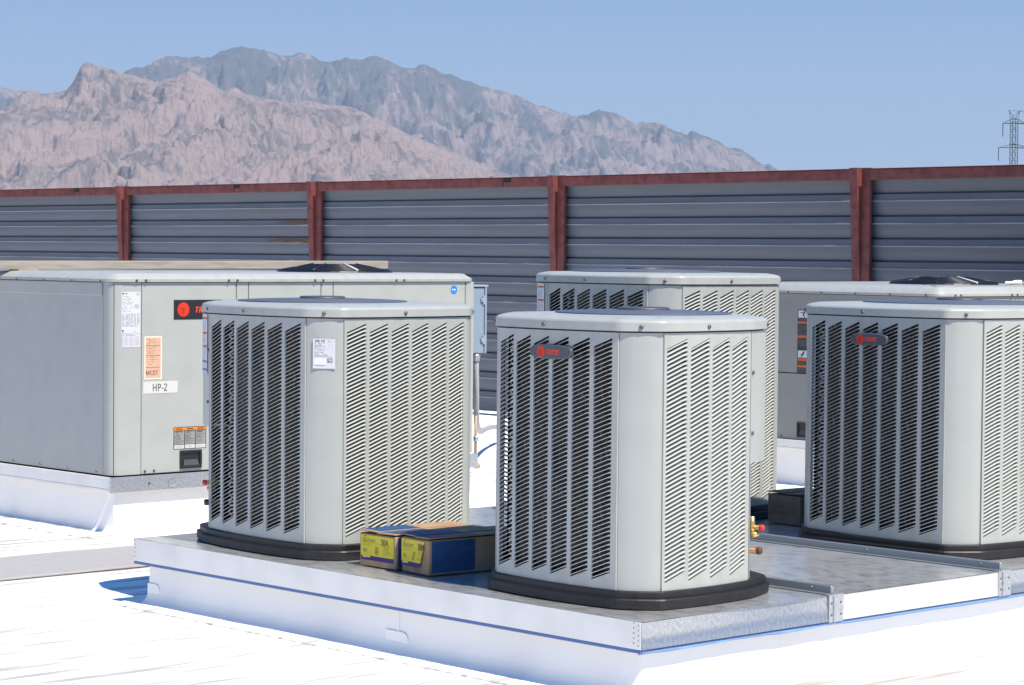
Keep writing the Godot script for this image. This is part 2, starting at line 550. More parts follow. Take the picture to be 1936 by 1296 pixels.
# ---------------------------------------------------------------- camera, sky, sun
func _ready() -> void:
	var cam := Camera3D.new()
	cam.name = "camera"
	cam.transform = Transform3D(Basis(Vector3(0.68216982, 0.00949292, -0.73113215), Vector3(-0.03383329, 0.99925452, -0.01859337), Vector3(0.7304106, 0.03742044, 0.68198246)).orthonormalized(), Vector3(0, 1.406, 0))
	cam.fov = 16.345
	cam.near = 0.1
	cam.far = 40000.0
	cam.current = true
	add_child(cam)

	var sky_mat := ProceduralSkyMaterial.new()
	sky_mat.sky_top_color = lin(0.006, 0.122, 0.385)
	sky_mat.sky_horizon_color = lin(0.41, 0.53, 0.585)
	sky_mat.sky_curve = 0.081
	sky_mat.ground_horizon_color = lin(0.40, 0.42, 0.45)
	sky_mat.ground_bottom_color = lin(0.25, 0.22, 0.19)
	var env := Environment.new()
	env.background_mode = Environment.BG_SKY
	env.sky = Sky.new()
	env.sky.sky_material = sky_mat
	env.tonemap_mode = Environment.TONE_MAPPER_LINEAR
	env.tonemap_exposure = 1.6
	env.sdfgi_enabled = true
	env.ssao_enabled = true
	env.ssil_enabled = true
	env.fog_enabled = true
	env.fog_density = 0.000082
	env.fog_light_color = lin(0.56, 0.71, 0.95)
	var we := WorldEnvironment.new()
	we.name = "world_environment"
	we.environment = env
	add_child(we)

	var sun := DirectionalLight3D.new()
	sun.name = "sun"
	sun.light_energy = 1.5
	sun.light_color = Color(1.0, 0.96, 0.895)
	sun.light_angular_distance = 0.5
	sun.shadow_enabled = true
	sun.sky_mode = DirectionalLight3D.SKY_MODE_LIGHT_ONLY
	add_child(sun)
	var to_sun := Vector3(cos(deg_to_rad(57.5)), sin(deg_to_rad(57.5)), 0.010)
	sun.look_at_from_position(to_sun * 50.0, Vector3.ZERO, Vector3.BACK)

	text_font = SystemFont.new()
	text_font.font_names = PackedStringArray(["Droid Sans"])
	text_bold = SystemFont.new()
	text_bold.font_names = PackedStringArray(["Droid Sans"])
	text_bold.font_weight = 700
	make_materials()
	make_labels()

	build_land()
	build_roof()
	build_screen_wall()
	build_platform()
	build_curbs()
	build_packaged_units()
	build_condensers()
	build_cartons()
	build_small_things()
	build_tower()


# ---------------------------------------------------------------- land
const FW := Vector3(-0.73092253, 0, -0.68246045)
const RT := Vector3(0.68246045, 0, -0.73092253)


func crest(prof: PackedFloat32Array, x: float) -> float:
	var n := prof.size() / 2
	if x <= prof[0]:
		return prof[1]
	for i in n - 1:
		if x < prof[i * 2 + 2]:
			var t := (x - prof[i * 2]) / (prof[i * 2 + 2] - prof[i * 2])
			return lerpf(prof[i * 2 + 1], prof[i * 2 + 3], t)
	return prof[n * 2 - 1]


# a range of hills: prof lists position along the range and crest height in thousandths of the distance
func hills(prof: PackedFloat32Array, dist: float, front: float, back: float, x0: float, x1: float, nx: int, nd: int, sd: int, spur: float, rock: Color, rock2: Color, scrub: Color, scrub_top: float, scrub_low: float) -> ArrayMesh:
	var k := dist / 1000.0
	var ridge := FastNoiseLite.new()
	ridge.seed = sd
	ridge.noise_type = FastNoiseLite.TYPE_SIMPLEX_SMOOTH
	ridge.fractal_type = FastNoiseLite.FRACTAL_RIDGED
	ridge.fractal_octaves = 5
	ridge.frequency = 1.0 / 750.0
	var fine := FastNoiseLite.new()
	fine.seed = sd + 1
	fine.noise_type = FastNoiseLite.TYPE_SIMPLEX_SMOOTH
	fine.fractal_type = FastNoiseLite.FRACTAL_RIDGED
	fine.fractal_octaves = 4
	fine.frequency = 1.0 / 120.0
	var grit := FastNoiseLite.new()
	grit.seed = sd + 5
	grit.noise_type = FastNoiseLite.TYPE_SIMPLEX_SMOOTH
	grit.fractal_octaves = 3
	grit.frequency = 1.0 / 45.0
	var cliff := FastNoiseLite.new()
	cliff.seed = sd + 9
	cliff.fractal_octaves = 4
	cliff.frequency = 1.0 / 420.0
	var tone := FastNoiseLite.new()
	tone.seed = sd + 2
	tone.fractal_octaves = 5
	tone.frequency = 1.0 / 260.0
	var warp := FastNoiseLite.new()
	warp.seed = sd + 3
	warp.frequency = 1.0 / 900.0
	var pos := PackedVector3Array()
	var hs := PackedFloat32Array()
	for j in nd + 1:
		var t := -front + (front + back) * j / nd        # metres from the crest, towards the viewer negative
		for i in nx + 1:
			var x := lerpf(x0, x1, float(i) / nx) * k
			var wx := x + 160.0 * warp.get_noise_2d(x, t) * minf(1.0, absf(t) / 500.0)
			var top := crest(prof, wx / k) * k
			var s := clampf(-t / front, 0.0, 1.0) if t < 0.0 else clampf(t / back, 0.0, 1.0)
			var body := pow(1.0 - s, 1.55)
			var r := ridge.get_noise_2d(wx * 1.25, t * 0.55)
			var f := fine.get_noise_2d(wx, t)
			var mid := smoothstep(0.0, 0.10, s) * (1.0 - s)
			var cut := spur * (0.75 - r) * mid * 0.75 + 0.030 * (0.8 - f) * smoothstep(0.004, 0.07, s) * (1.0 - s * 0.7) + 0.012 * (0.5 - f) * (1.0 - s)
			var e := smoothstep(0.01, 0.06, s) * smoothstep(0.95, 0.6, s)
			var cl := cliff.get_noise_2d(wx * 1.3, t * 0.8)
			cut += 0.055 * smoothstep(0.08, 0.15, cl) * e + 0.035 * smoothstep(-0.22, -0.16, cl) * e - 0.04 * e
			var h := top * (body - cut) + (3.5 + 13.0 * e) * k / 5.2 * grit.get_noise_2d(wx, t)
			hs.append(maxf(h, -2.0))
			pos.append(FW * (dist + t) + RT * x + Vector3(0, maxf(h, -2.0) - 8.0, 0))
	var st := SurfaceTool.new()
	st.begin(Mesh.PRIMITIVE_TRIANGLES)
	st.set_smooth_group(0)
	for j in nd + 1:
		for i in nx + 1:
			var q := j * (nx + 1) + i
			var p := pos[q]
			var px := pos[q + 1] if i < nx else pos[q - 1]
			var pz := pos[q + nx + 1] if j < nd else pos[q - nx - 1]
			var nrm := (px - p).cross(pz - p).normalized()
			var steep := 1.0 - absf(nrm.y)
			var x := p.dot(RT)
			var d := p.dot(FW)
			var n1 := tone.get_noise_2d(x, d)
			var n2 := fine.get_noise_2d(x * 1.7 + 300.0, d * 1.7) * 0.6 + grit.get_noise_2d(x * 1.5, d * 1.5) * 0.9
			var high := clampf(hs[q] / (86.0 * k), 0.0, 1.0)
			var scrub_shade := lerpf(scrub_low, scrub_top, pow(high, 1.6)) + n1 * 0.75 + n2 * 0.45 + 0.20 * smoothstep(0.45, 0.7, steep)  # scrub, plus cliff and crevice shade put into the colour
			scrub_shade = smoothstep(0.36, 0.70, scrub_shade) * 0.85
			if fposmod(sin(i * 12.9898 + j * 78.233) * 43758.5453, 1.0) < 0.22:
				scrub_shade = maxf(scrub_shade, 0.55)
			if n1 > 0.05 and n2 > 0.34:
				scrub_shade = maxf(scrub_shade, 1.0)
			var c := rock.lerp(rock2, clampf(0.5 + n1 * 0.9 + n2 * 0.5, 0.0, 1.0)).lerp(scrub, scrub_shade)
			st.set_color(c)
			st.add_vertex(p)
	for j in nd:
		for i in nx:
			var q := j * (nx + 1) + i
			for v in [q, q + nx + 1, q + 1, q + 1, q + nx + 1, q + nx + 2]:
				st.add_index(v)
	st.generate_normals()
	return st.commit()


func build_land() -> void:
	var mb := MB.new()
	var r := 10500.0
	mb.quad(Vector3(-r, -9.0, -r), Vector3(r, -9.0, -r), Vector3(r, -9.0, r), Vector3(-r, -9.0, r), Vector3.UP)
	struct("ground", mb.mesh(), M.desert, "flat tan desert floor running out to the mountains")
	var a := PackedFloat32Array([-300.0, 38.0, -241.4, 50.5, -223.7, 54.0, -214.8, 58.5, -204.0, 67.8, -195.4, 66.8, -187.5, 67.6, -184.6, 70.9, -182.4, 75.3, -180.4, 79.5, -179.3, 80.2, -170.5, 78.1, -165.2, 75.9, -161.9, 75.5, -148.6, 72.1, -142.0, 74.4, -135.1, 76.6, -130.5, 74.7, -125.8, 71.4, -121.4, 68.8, -116.8, 70.0, -113.2, 68.0, -104.4, 66.4, -94.4, 64.2, -85.4, 65.4, -81.2, 63.7, -71.0, 63.1, -63.0, 60.4, -55.5, 56.7, -44.6, 51.7, -35.5, 48.3, -27.5, 44.4, -19.3, 41.6, -10.2, 37.7, -2.5, 35.1, 17.5, 28.3, 50.8, 18.0, 95.2, 7.3, 130.0, 0.0])
	var b := PackedFloat32Array([-300.0, 60.0, -241.4, 70.3, -214.9, 68.6, -205.1, 68.0, -195.4, 65.9, -170.7, 71.0, -161.0, 77.0, -157.9, 77.5, -151.5, 78.5, -150.8, 80.4, -145.3, 82.5, -139.1, 82.1, -133.4, 82.1, -127.0, 81.6, -123.7, 83.8, -119.7, 86.0, -114.4, 86.5, -104.5, 85.5, -101.4, 84.9, -97.6, 83.1, -88.8, 83.9, -84.8, 83.5, -76.9, 80.0, -71.1, 82.3, -65.4, 81.7, -60.3, 83.3, -56.3, 83.3, -51.7, 81.2, -47.0, 78.8, -41.1, 78.4, -39.8, 80.0, -36.9, 79.5, -30.7, 76.7, -26.5, 76.3, -22.0, 74.4, -13.0, 71.0, -8.3, 69.5, -2.8, 68.9, 9.6, 63.7, 23.8, 59.4, 30.7, 59.9, 35.5, 61.7, 42.8, 60.0, 51.1, 55.9, 52.8, 56.8, 59.9, 56.5, 65.2, 53.9, 72.3, 51.3, 73.9, 53.3, 80.7, 51.1, 89.9, 46.4, 94.9, 45.8, 101.6, 40.8, 104.8, 39.2, 107.2, 39.5, 112.3, 36.7, 121.4, 32.3, 139.3, 22.1, 166.0, 10.2, 200.0, 0.0])
	struct("near_mountain", hills(a, 5200.0, 2300.0, 1400.0, -270.0, 130.0, 620, 330, 7, 0.22, Color(0.275, 0.212, 0.195), Color(0.235, 0.186, 0.173), Color(0.120, 0.108, 0.108), 0.30, 0.14), M.rock, "pinkish bare rocky mountain ridge in front, with a notched peak at the left")
	struct("far_mountain", hills(b, 8300.0, 2900.0, 1800.0, -270.0, 200.0, 560, 260, 19, 0.26, Color(0.270, 0.212, 0.195), Color(0.215, 0.175, 0.163), Color(0.068, 0.082, 0.082), 0.90, 0.02), M.rock, "bluish scrub covered mountain behind, highest ridge against the sky")


# ---------------------------------------------------------------- roof
func build_roof() -> void:
	var n := FastNoiseLite.new()
	n.seed = 3
	n.frequency = 0.8
	n.fractal_octaves = 3
	var x0 := -30.0
	var z0 := -14.35
	var st := SurfaceTool.new()
	st.begin(Mesh.PRIMITIVE_TRIANGLES)
	st.set_smooth_group(0)
	var nx := 260
	var nz := 150
	for j in nz + 1:
		for i in nx + 1:
			var x := x0 + 39.0 * i / nx
			var z := z0 + 21.0 * j / nz
			st.set_uv(Vector2(x, z))
			st.add_vertex(Vector3(x, 0.0007 * n.get_noise_2d(x * 1.6, z * 0.35) - 0.0012, z))
	for j in nz:
		for i in nx:
			var q := j * (nx + 1) + i
			for v in [q, q + 1, q + nx + 1, q + 1, q + nx + 2, q + nx + 1]:
				st.add_index(v)
	st.generate_normals()
	var roof := struct("roof", st.commit(), M.roof_membrane, "flat white roofing membrane of the building")
	var mb := MB.new()
	mb.box(Vector3(x0 + 19.5, -4.52, z0 + 10.5), Vector3(39.2, 8.96, 21.2))
	struct("building_block", mb.mesh(), M.desert, "body of the building under the white roof")
	# grey walkway pad, a strip of ribbed sheet
	mb = MB.new()
	mb.box(Vector3(-9.10, 0.007, -5.2), Vector3(0.61, 0.010, 7.4), 0.003)
	struct("walkway", mb.mesh(), M.walkway, "grey ribbed walkway strip crossing the white roof")
	# soft folds that run across the membrane
	rng.seed = 91
	mb = MB.new(true)
	for k in 26:
		var x := rng.randf_range(-10.6, -3.2)
		var z := rng.randf_range(-5.0, -2.6) if k < 19 else rng.randf_range(-13.5, -9.6)
		if k >= 19:
			x = rng.randf_range(-13.5, -10.8)
		var l := rng.randf_range(0.7, 2.4)
		var hh := rng.randf_range(0.0025, 0.0055)
		var half := rng.randf_range(0.008, 0.022)
		var rows := []
		for i in 21:
			var t := i / 20.0
			var e := sin(PI * t)
			var px := x + 0.10 * n.get_noise_2d(z + t * l * 0.9, x * 5.0) + 0.05 * t
			var row := PackedVector3Array()
			for q in [[-1.0, 0.0], [-0.55, 0.55], [0.0, 1.0], [0.55, 0.55], [1.0, 0.0]]:
				row.append(Vector3(px + q[0] * half * (0.4 + 0.6 * e), -0.0008 + (hh + 0.0008) * q[1] * e, z + t * l))
			rows.append(row)
		mb.loft(rows, Vector3(x, -5.0, z), false)
	part("membrane_folds", mb.mesh(), M.roof_membrane, roof, Vector3.ZERO, "stuff")
	# welded laps between the sheets
	for q in [[-4.05, -5.1, 0.6], [-10.62, -6.3, 0.5], [-12.9, -14.0, -9.2]]:
		mb = MB.new()
		mb.box(Vector3(q[0], 0.0015, (float(q[1]) + float(q[2])) / 2), Vector3(0.11, 0.004, float(q[2]) - float(q[1])), 0.0012)
		part("sheet_lap", mb.mesh(), M.roof_membrane, roof)


# ---------------------------------------------------------------- screen wall
func build_screen_wall() -> void:
	var zw := -14.05
	var t := thing("screen_wall", "slate grey ribbed metal screen wall with red steel posts and rail", "wall", Vector3(-15.6, 0, zw))
	var posts := [-27.3, -24.10, -20.88, -17.68, -14.41, -11.175, -7.93, -4.7, -1.5]
	# profile from the top down: (height, how far it stands out)
	var prof := PackedVector2Array([Vector2(1.975, 0.034)])
	var y := 1.872
	while y > 0.1:
		prof.append_array([Vector2(y + 0.040, 0.023), Vector2(y + 0.016, 0.017), Vector2(y + 0.0065, 0.013), Vector2(y + 0.0055, -0.006), Vector2(y - 0.0045, -0.006), Vector2(y - 0.0055, 0.031), Vector2(y - 0.049, 0.034), Vector2(y - 0.060, 0.0325), Vector2(y - 0.10, 0.029)])
		y -= 0.1668
	prof.append(Vector2(0.03, 0.03))
	for k in posts.size() - 1:
		var x0: float = posts[k] + (0.002 if k else 0.0)
		var x1: float = posts[k + 1] - 0.002
		var mb := MB.new()
		for i in prof.size() - 1:
			var a := prof[i]
			var b := prof[i + 1]
			mb.quad(Vector3(x0 + 15.6, a.x, a.y), Vector3(x1 + 15.6, a.x, a.y), Vector3(x1 + 15.6, b.x, b.y), Vector3(x0 + 15.6, b.x, b.y), Vector3(0, (b.y - a.y), (a.x - b.x)).normalized() if absf(a.x - b.x) > 0.0001 else Vector3(0, signf(b.y - a.y), 0))
		mb.box(Vector3((x0 + x1) / 2 + 15.6, 1.0, -0.03), Vector3(x1 - x0, 1.94, 0.01))
		var sheet := part("siding_panel", mb.mesh(), M.siding, t)
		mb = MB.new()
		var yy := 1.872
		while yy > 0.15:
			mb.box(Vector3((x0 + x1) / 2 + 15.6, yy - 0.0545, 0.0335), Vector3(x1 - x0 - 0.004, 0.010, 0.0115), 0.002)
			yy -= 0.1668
		part("rib_highlight", mb.mesh(), M.rib_highlight, sheet, Vector3.ZERO, "stuff")  # pale strips standing in for lit bead edges
	for k in posts.size():
		var x: float = posts[k] + 15.6
		# wide flat post; a stiffener on its left half stands out towards the top
		var mb := MB.new()
		var zb := 0.060
		var hw := 0.077
		var zr := 0.084
		var zf := func(h: float) -> float: return 0.090 + (0.0 if h < 1.22 else (h - 1.22) / 0.84 * 0.050)
		var hs := [0.0, 1.22, 1.5, 1.78, 2.062]
		for i in hs.size() - 1:
			var h0: float = hs[i]
			var h1: float = hs[i + 1]
			var f0: float = zf.call(h0)
			var f1: float = zf.call(h1)
			mb.quad(Vector3(x - hw, h0, f0), Vector3(x - 0.004, h0, f0), Vector3(x - 0.004, h1, f1), Vector3(x - hw, h1, f1), Vector3.BACK)
			mb.quad(Vector3(x - 0.004, h0, f0), Vector3(x - 0.004, h0, zr), Vector3(x - 0.004, h1, zr), Vector3(x - 0.004, h1, f1), Vector3.RIGHT)
			mb.quad(Vector3(x - hw, h0, zb), Vector3(x - hw, h0, f0), Vector3(x - hw, h1, f1), Vector3(x - hw, h1, zb), Vector3.LEFT)
		mb.quad(Vector3(x - 0.004, 0, zr), Vector3(x + hw, 0, zr), Vector3(x + hw, 2.062, zr), Vector3(x - 0.004, 2.062, zr), Vector3.BACK)
		mb.quad(Vector3(x + hw, 0, zr), Vector3(x + hw, 0, zb), Vector3(x + hw, 2.062, zb), Vector3(x + hw, 2.062, zr), Vector3.RIGHT)
		mb.quad(Vector3(x - hw, 2.062, zb), Vector3(x - 0.004, 2.062, zb), Vector3(x - 0.004, 2.062, 0.140), Vector3(x - hw, 2.062, 0.140), Vector3.UP)
		mb.quad(Vector3(x - 0.004, 2.062, zb), Vector3(x + hw, 2.062, zb), Vector3(x + hw, 2.062, zr), Vector3(x - 0.004, 2.062, zr), Vector3.UP)
		mb.box(Vector3(x, 0.006, 0.11), Vector3(0.2, 0.012, 0.2), 0.002)
		part("post", mb.mesh(), M.red_steel, t)
		if k < posts.size() - 1:
			var xa: float = posts[k] + 15.6 + hw + 0.002
			var xb: float = posts[k + 1] + 15.6 - hw - 0.002
			mb = MB.new()
			mb.box(Vector3((xa + xb) / 2, 2.012, 0.0705), Vector3(xb - xa, 0.079, 0.060), 0.004)
			mb.box(Vector3((xa + xb) / 2, 2.054, 0.060), Vector3(xb - xa, 0.004, 0.12), 0.001)
			part("top_rail", mb.mesh(), M.red_steel, t)
	# burnt weld splices in the rail
	for x in [-21.75, -15.02, -18.9]:
		var mb := MB.new()
		mb.box(Vector3(x + 15.6, 2.030, 0.1025), Vector3(0.10, 0.035, 0.004), 0.002)
		mb.box(Vector3(x + 15.6 - 0.05, 2.01, 0.1020), Vector3(0.008, 0.075, 0.004), 0.002)
		part("weld_splice", mb.mesh(), M.scorch, t)
	# rust bleeding over two ribs beside the second post
	var im := Image.create_empty(128, 32, false, Image.FORMAT_RGBA8)
	var n := FastNoiseLite.new()
	n.seed = 8
	n.frequency = 0.03
	for yy in 32:
		for xx in 128:
			var e := smoothstep(0.0, 0.5, xx / 128.0) * smoothstep(1.02, 0.86, xx / 128.0) * smoothstep(0.0, 0.2, yy / 32.0) * smoothstep(1.0, 0.5, yy / 32.0)
			im.set_pixel(xx, yy, Color(0.50, 0.33, 0.15, clampf(e * (0.7 + n.get_noise_2d(xx, yy * 3) * 0.7), 0, 1)))
	var rm := mat("rust", Color.WHITE, 0.9)
	rm.albedo_texture = ImageTexture.create_from_image(im)
	rm.transparency = BaseMaterial3D.TRANSPARENCY_ALPHA
	for q in [[1.532, 0.9, 1.0], [1.699, 0.7, 0.5]]:
		var mb := MB.new()
		var xa := -17.73 + 15.6 - float(q[1])
		mb.quad_uv(Vector3(xa, q[0] - 0.043, 0.0362), Vector3(-17.73 + 15.6, q[0] - 0.043, 0.0362), Vector3(-17.73 + 15.6, q[0] - 0.001, 0.0352), Vector3(xa, q[0] - 0.001, 0.0352))
		part("rust_stain", mb.mesh(), rm, t)


# ---------------------------------------------------------------- platform
func rect_ring(x0: float, x1: float, z0: float, z1: float, o: float, y: float, r := 0.02, each := 0.35, wob := 0.0, sd := 0) -> PackedVector3Array:
	# a rounded rectangle, z0 in front (largest z), grown outwards by o; counterclockwise from above
	var n := FastNoiseLite.new()
	n.seed = sd
	n.frequency = 1.3
	var out := PackedVector3Array()
	var cs := [[x0, z0, PI], [x1, z0, PI / 2.0], [x1, z1, 0.0], [x0, z1, -PI / 2.0]]
	for k in 4:
		var c: Array = cs[k]
		var c2: Array = cs[(k + 1) % 4]
		var sx := 1.0 if c[0] == x1 else -1.0
		var sz := 1.0 if c[1] == z0 else -1.0
		var centre := Vector2(c[0] - sx * r, c[1] - sz * r)
		for i in 5:
			var a: float = c[2] - PI / 2.0 * i / 4.0
			# angle measured from +x towards +z
			var d := Vector2(cos(a), sin(a))
			out.append(Vector3(centre.x + d.x * (r + o), y, centre.y + d.y * (r + o)))
		var sx2 := 1.0 if c2[0] == x1 else -1.0
		var sz2 := 1.0 if c2[1] == z0 else -1.0
		var centre2 := Vector2(c2[0] - sx2 * r, c2[1] - sz2 * r)
		var dir := (centre2 - centre)
		var steps := int(dir.length() / each)
		var nd := Vector2(dir.y, -dir.x).normalized() * -1.0
		if nd.dot(centre - Vector2((x0 + x1) / 2, (z0 + z1) / 2)) < 0.0:
			nd = -nd
		for i in range(1, steps):
			var p := centre.lerp(centre2, float(i) / steps) + nd * (r + o)
			p += nd * wob * n.get_noise_2d(p.x, p.y)
			out.append(Vector3(p.x, y, p.y))
	return out


func build_platform() -> void:
	var x0 := -7.92
	var x1 := -5.12
	var z0 := -5.345
	var z1 := -8.62
	var t := thing("equipment_platform", "low galvanised metal topped platform with white membrane skirt under the condensers", "platform", Vector3(-6.52, 0, -6.98))
	var off := Vector3(6.52, 0, 6.98)
	var put := func(mb: MB) -> Mesh:
		return mb.mesh()
	# skirt with a cove at its foot
	var mb := MB.new(true)
	var rings := []
	for q in [[-0.041, 0.178, 0.0], [-0.041, 0.10, 0.003], [-0.038, 0.055, 0.006], [-0.031, 0.030, 0.008], [-0.018, 0.013, 0.012], [0.0, 0.004, 0.016], [0.012, 0.0005, 0.016]]:
		var ring := rect_ring(x0, x1, z0, z1, q[0], q[1], 0.062, 0.12, q[2], 4)
		for i in ring.size():
			ring[i] += off
		rings.append(ring)
	mb.loft(rings, Vector3(0, -0.4, 0))
	part("membrane_skirt", mb.mesh(), M.membrane, t)
	# the flange of the skirt, a lapped sheet on the roof
	mb = MB.new()
	rings = []
	for q in [[-0.03, 0.0045], [0.075, 0.0045], [0.0765, 0.0]]:
		var ring := rect_ring(x0, x1, z0, z1, q[0], q[1], 0.05, 0.12, 0.03 if q[0] > 0.1 else 0.0, 9)
		for i in ring.size():
			ring[i] += off
		rings.append(ring)
	mb.loft(rings, Vector3(0, -0.6, 0))
	part("skirt_flange", mb.mesh(), M.roof_membrane, t)
	# rounded lap patches welded on the skirt
	for q in [[-7.868, -7.785, 0.085, true], [-6.40, -6.28, 0.080, false]]:
		mb = MB.new()
		var zz := z0 - 0.0382
		var c0 := Vector2(float(q[1]) - 0.03, float(q[2]) - 0.03)
		var rim := PackedVector2Array([Vector2(q[0], 0.034), Vector2(q[1], 0.034)])
		for k in 6:
			rim.append(c0 + Vector2(cos(PI / 2 * k / 5.0), sin(PI / 2 * k / 5.0)) * 0.03)
		rim.append(Vector2(q[0], q[2]))
		var ring := PackedVector3Array()
		var ring0 := PackedVector3Array()
		for p in rim:
			var dz := 0.003
			ring.append(Vector3(p.x, p.y, zz + dz) + off)
			ring0.append(Vector3(p.x, p.y, zz + dz - 0.004) + off)
		mb.cap(ring, Vector3.BACK)
		mb.loft([ring0, ring], ring[0] + Vector3(0.05, 0.04, -0.001))
		if not q[3]:
			mb.box(Vector3(-6.335, 0.123, z0 - 0.0395) + off, Vector3(0.012, 0.09, 0.003), 0.001)
		part("lap_patch", mb.mesh(), M.membrane, t)
	# cap flashing, front face in one run and side face in three sheets with joint covers
	var cap_lo := 0.172
	mb = MB.new()
	mb.box(Vector3((x0 + x1) / 2, (P + cap_lo) / 2 - 0.0005, z0 - 0.004) + off, Vector3(x1 - x0 - 0.006, P - cap_lo - 0.001, 0.008), 0.0012)
	part("cap_flashing", mb.mesh(), M.galv_bright, t)
	mb = MB.new()
	mb.box(Vector3(x0 + 0.004, (P + cap_lo) / 2 - 0.0005, (z0 + z1) / 2) + off, Vector3(0.008, P - cap_lo - 0.001, z0 - z1 - 0.02), 0.0012)
	part("cap_flashing", mb.mesh(), M.galv_bright, t)
	mb = MB.new()
	mb.box(Vector3((x0 + x1) / 2, (P + cap_lo) / 2 - 0.0005, z1 + 0.004) + off, Vector3(x1 - x0 - 0.006, P - cap_lo - 0.001, 0.008), 0.0012)
	part("cap_flashing", mb.mesh(), M.galv_bright, t)
	var runs := [[z0 - 0.001, -6.262, 0.15, "galv"], [-6.318, -7.222, -0.012, "galv_pale"], [-7.292, z1, 0.10, "galv"]]
	for q in runs:
		# each sheet bows a little, so the sky slides over it
		mb = MB.new(true)
		var rs := []
		for i in 13:
			var zz: float = lerpf(q[0], q[1], i / 12.0)
			var bow: float = float(q[2]) * 0.088 * sin(PI * pow(i / 12.0, 2.0) * 0.93)
			rs.append(PackedVector3Array([Vector3(x1 - bow * 0.9, P - 0.0015, zz) + off, Vector3(x1 - bow * 0.45, (P + cap_lo) / 2, zz) + off, Vector3(x1, cap_lo, zz) + off, Vector3(x1 - 0.02, cap_lo, zz) + off]))
		mb.loft(rs, Vector3(x1 - 0.4, 0.1, (float(q[0]) + float(q[1])) / 2) + off, false)
		part("cap_flashing", mb.mesh(), M[q[3]], t)
	for zz in [-6.29, -7.257]:
		mb = MB.new()
		mb.box(Vector3(x1 + 0.002, (P + cap_lo) / 2 + 0.001, zz) + off, Vector3(0.006, P - cap_lo + 0.006, 0.075), 0.001)
		mb.box(Vector3(x1 + 0.006, (P + cap_lo) / 2 + 0.001, zz + 0.012) + off, Vector3(0.008, P - cap_lo + 0.006, 0.010), 0.002)
		var cover := part("joint_cover", mb.mesh(), M.galv, t)
		for s in [-0.022, 0.026]:
			for yy in [0.195, 0.235]:
				mb = MB.new()
				mb.lathe(Vector3(x1 + 0.005, yy, zz + s) + off, Vector3.RIGHT, [Vector2(0.004, 0.0), Vector2(0.003, 0.002), Vector2(0.0, 0.003)], 8)
				part("rivet", mb.mesh(), M.screw, cover)
	# rivets down the two corners of the front face
	for xx in [x1 - 0.014, x1 - 0.034, x0 + 0.014]:
		for i in 5:
			mb = MB.new()
			mb.lathe(Vector3(xx, 0.185 + i * 0.016 + (0.006 if xx < x1 - 0.02 else 0.0), z0 + 0.0002) + off, Vector3.BACK, [Vector2(0.0028, 0.0), Vector2(0.002, 0.0014), Vector2(0.0, 0.002)], 8)
			part("rivet", mb.mesh(), M.screw, t)
	# blue strip showing under the cap
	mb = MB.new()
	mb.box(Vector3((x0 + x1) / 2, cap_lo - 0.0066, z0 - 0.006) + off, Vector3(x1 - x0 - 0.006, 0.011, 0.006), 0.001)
	part("edge_strip", mb.mesh(), M.strip_blue, t)
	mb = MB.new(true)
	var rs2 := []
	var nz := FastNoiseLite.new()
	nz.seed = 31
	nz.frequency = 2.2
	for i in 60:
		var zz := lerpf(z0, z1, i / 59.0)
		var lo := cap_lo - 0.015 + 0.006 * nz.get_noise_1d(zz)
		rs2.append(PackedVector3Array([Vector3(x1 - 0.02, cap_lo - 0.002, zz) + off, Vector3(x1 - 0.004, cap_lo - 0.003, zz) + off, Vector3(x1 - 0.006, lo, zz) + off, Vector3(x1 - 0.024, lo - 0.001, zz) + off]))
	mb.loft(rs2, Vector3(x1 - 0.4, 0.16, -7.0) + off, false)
	part("edge_strip", mb.mesh(), M.strip_blue_pale, t)
	# top sheets, between them standing seams
	var cuts := [z0 - 0.0005, -6.29, -7.257, z1 + 0.001]
	var wav := FastNoiseLite.new()
	wav.seed = 12
	wav.frequency = 0.9
	for k in 3:
		mb = MB.new(true)
		var nx := 28
		var nn := 12
		var grid := []
		for j in nn + 1:
			var row := PackedVector3Array()
			for i in nx + 1:
				var px := lerpf(x0 + 0.001, x1 - 0.001, float(i) / nx)
				var pz := lerpf(float(cuts[k]) - 0.0005, float(cuts[k + 1]) + 0.0005, float(j) / nn)
				var e := minf(minf(i, nx - i), minf(j, nn - j)) * 0.5
				row.append(Vector3(px, P + 0.0012 * minf(e, 1.0) * wav.get_noise_2d(px * 2.0, pz * 2.0), pz) + off)
			grid.append(row)
		mb.loft(grid, Vector3(0, -50, 0), false)
		part("top_sheet", mb.mesh(), M.galv_top, t)
	for q in [[-6.29, -7.86], [-7.257, -7.86]]:
		mb = MB.new()
		mb.box(Vector3((float(q[1]) + x1 - 0.012) / 2, P + 0.0165, q[0]) + off, Vector3(x1 - 0.012 - float(q[1]), 0.028, 0.016), 0.003)
		mb.box(Vector3((float(q[1]) + x1 - 0.012) / 2, P + 0.003, float(q[0]) + 0.014) + off, Vector3(x1 - 0.012 - float(q[1]), 0.003, 0.034), 0.001)
		var seam := part("standing_seam", mb.mesh(), M.galv_seam, t)
		for xx in [-5.22, -5.75, -6.4]:
			mb = MB.new()
			mb.lathe(Vector3(xx, P + 0.018, float(q[0]) + 0.008) + off, Vector3.BACK, [Vector2(0.004, 0.0), Vector2(0.003, 0.002), Vector2(0.0, 0.003)], 8)
			part("screw", mb.mesh(), M.screw, seam)


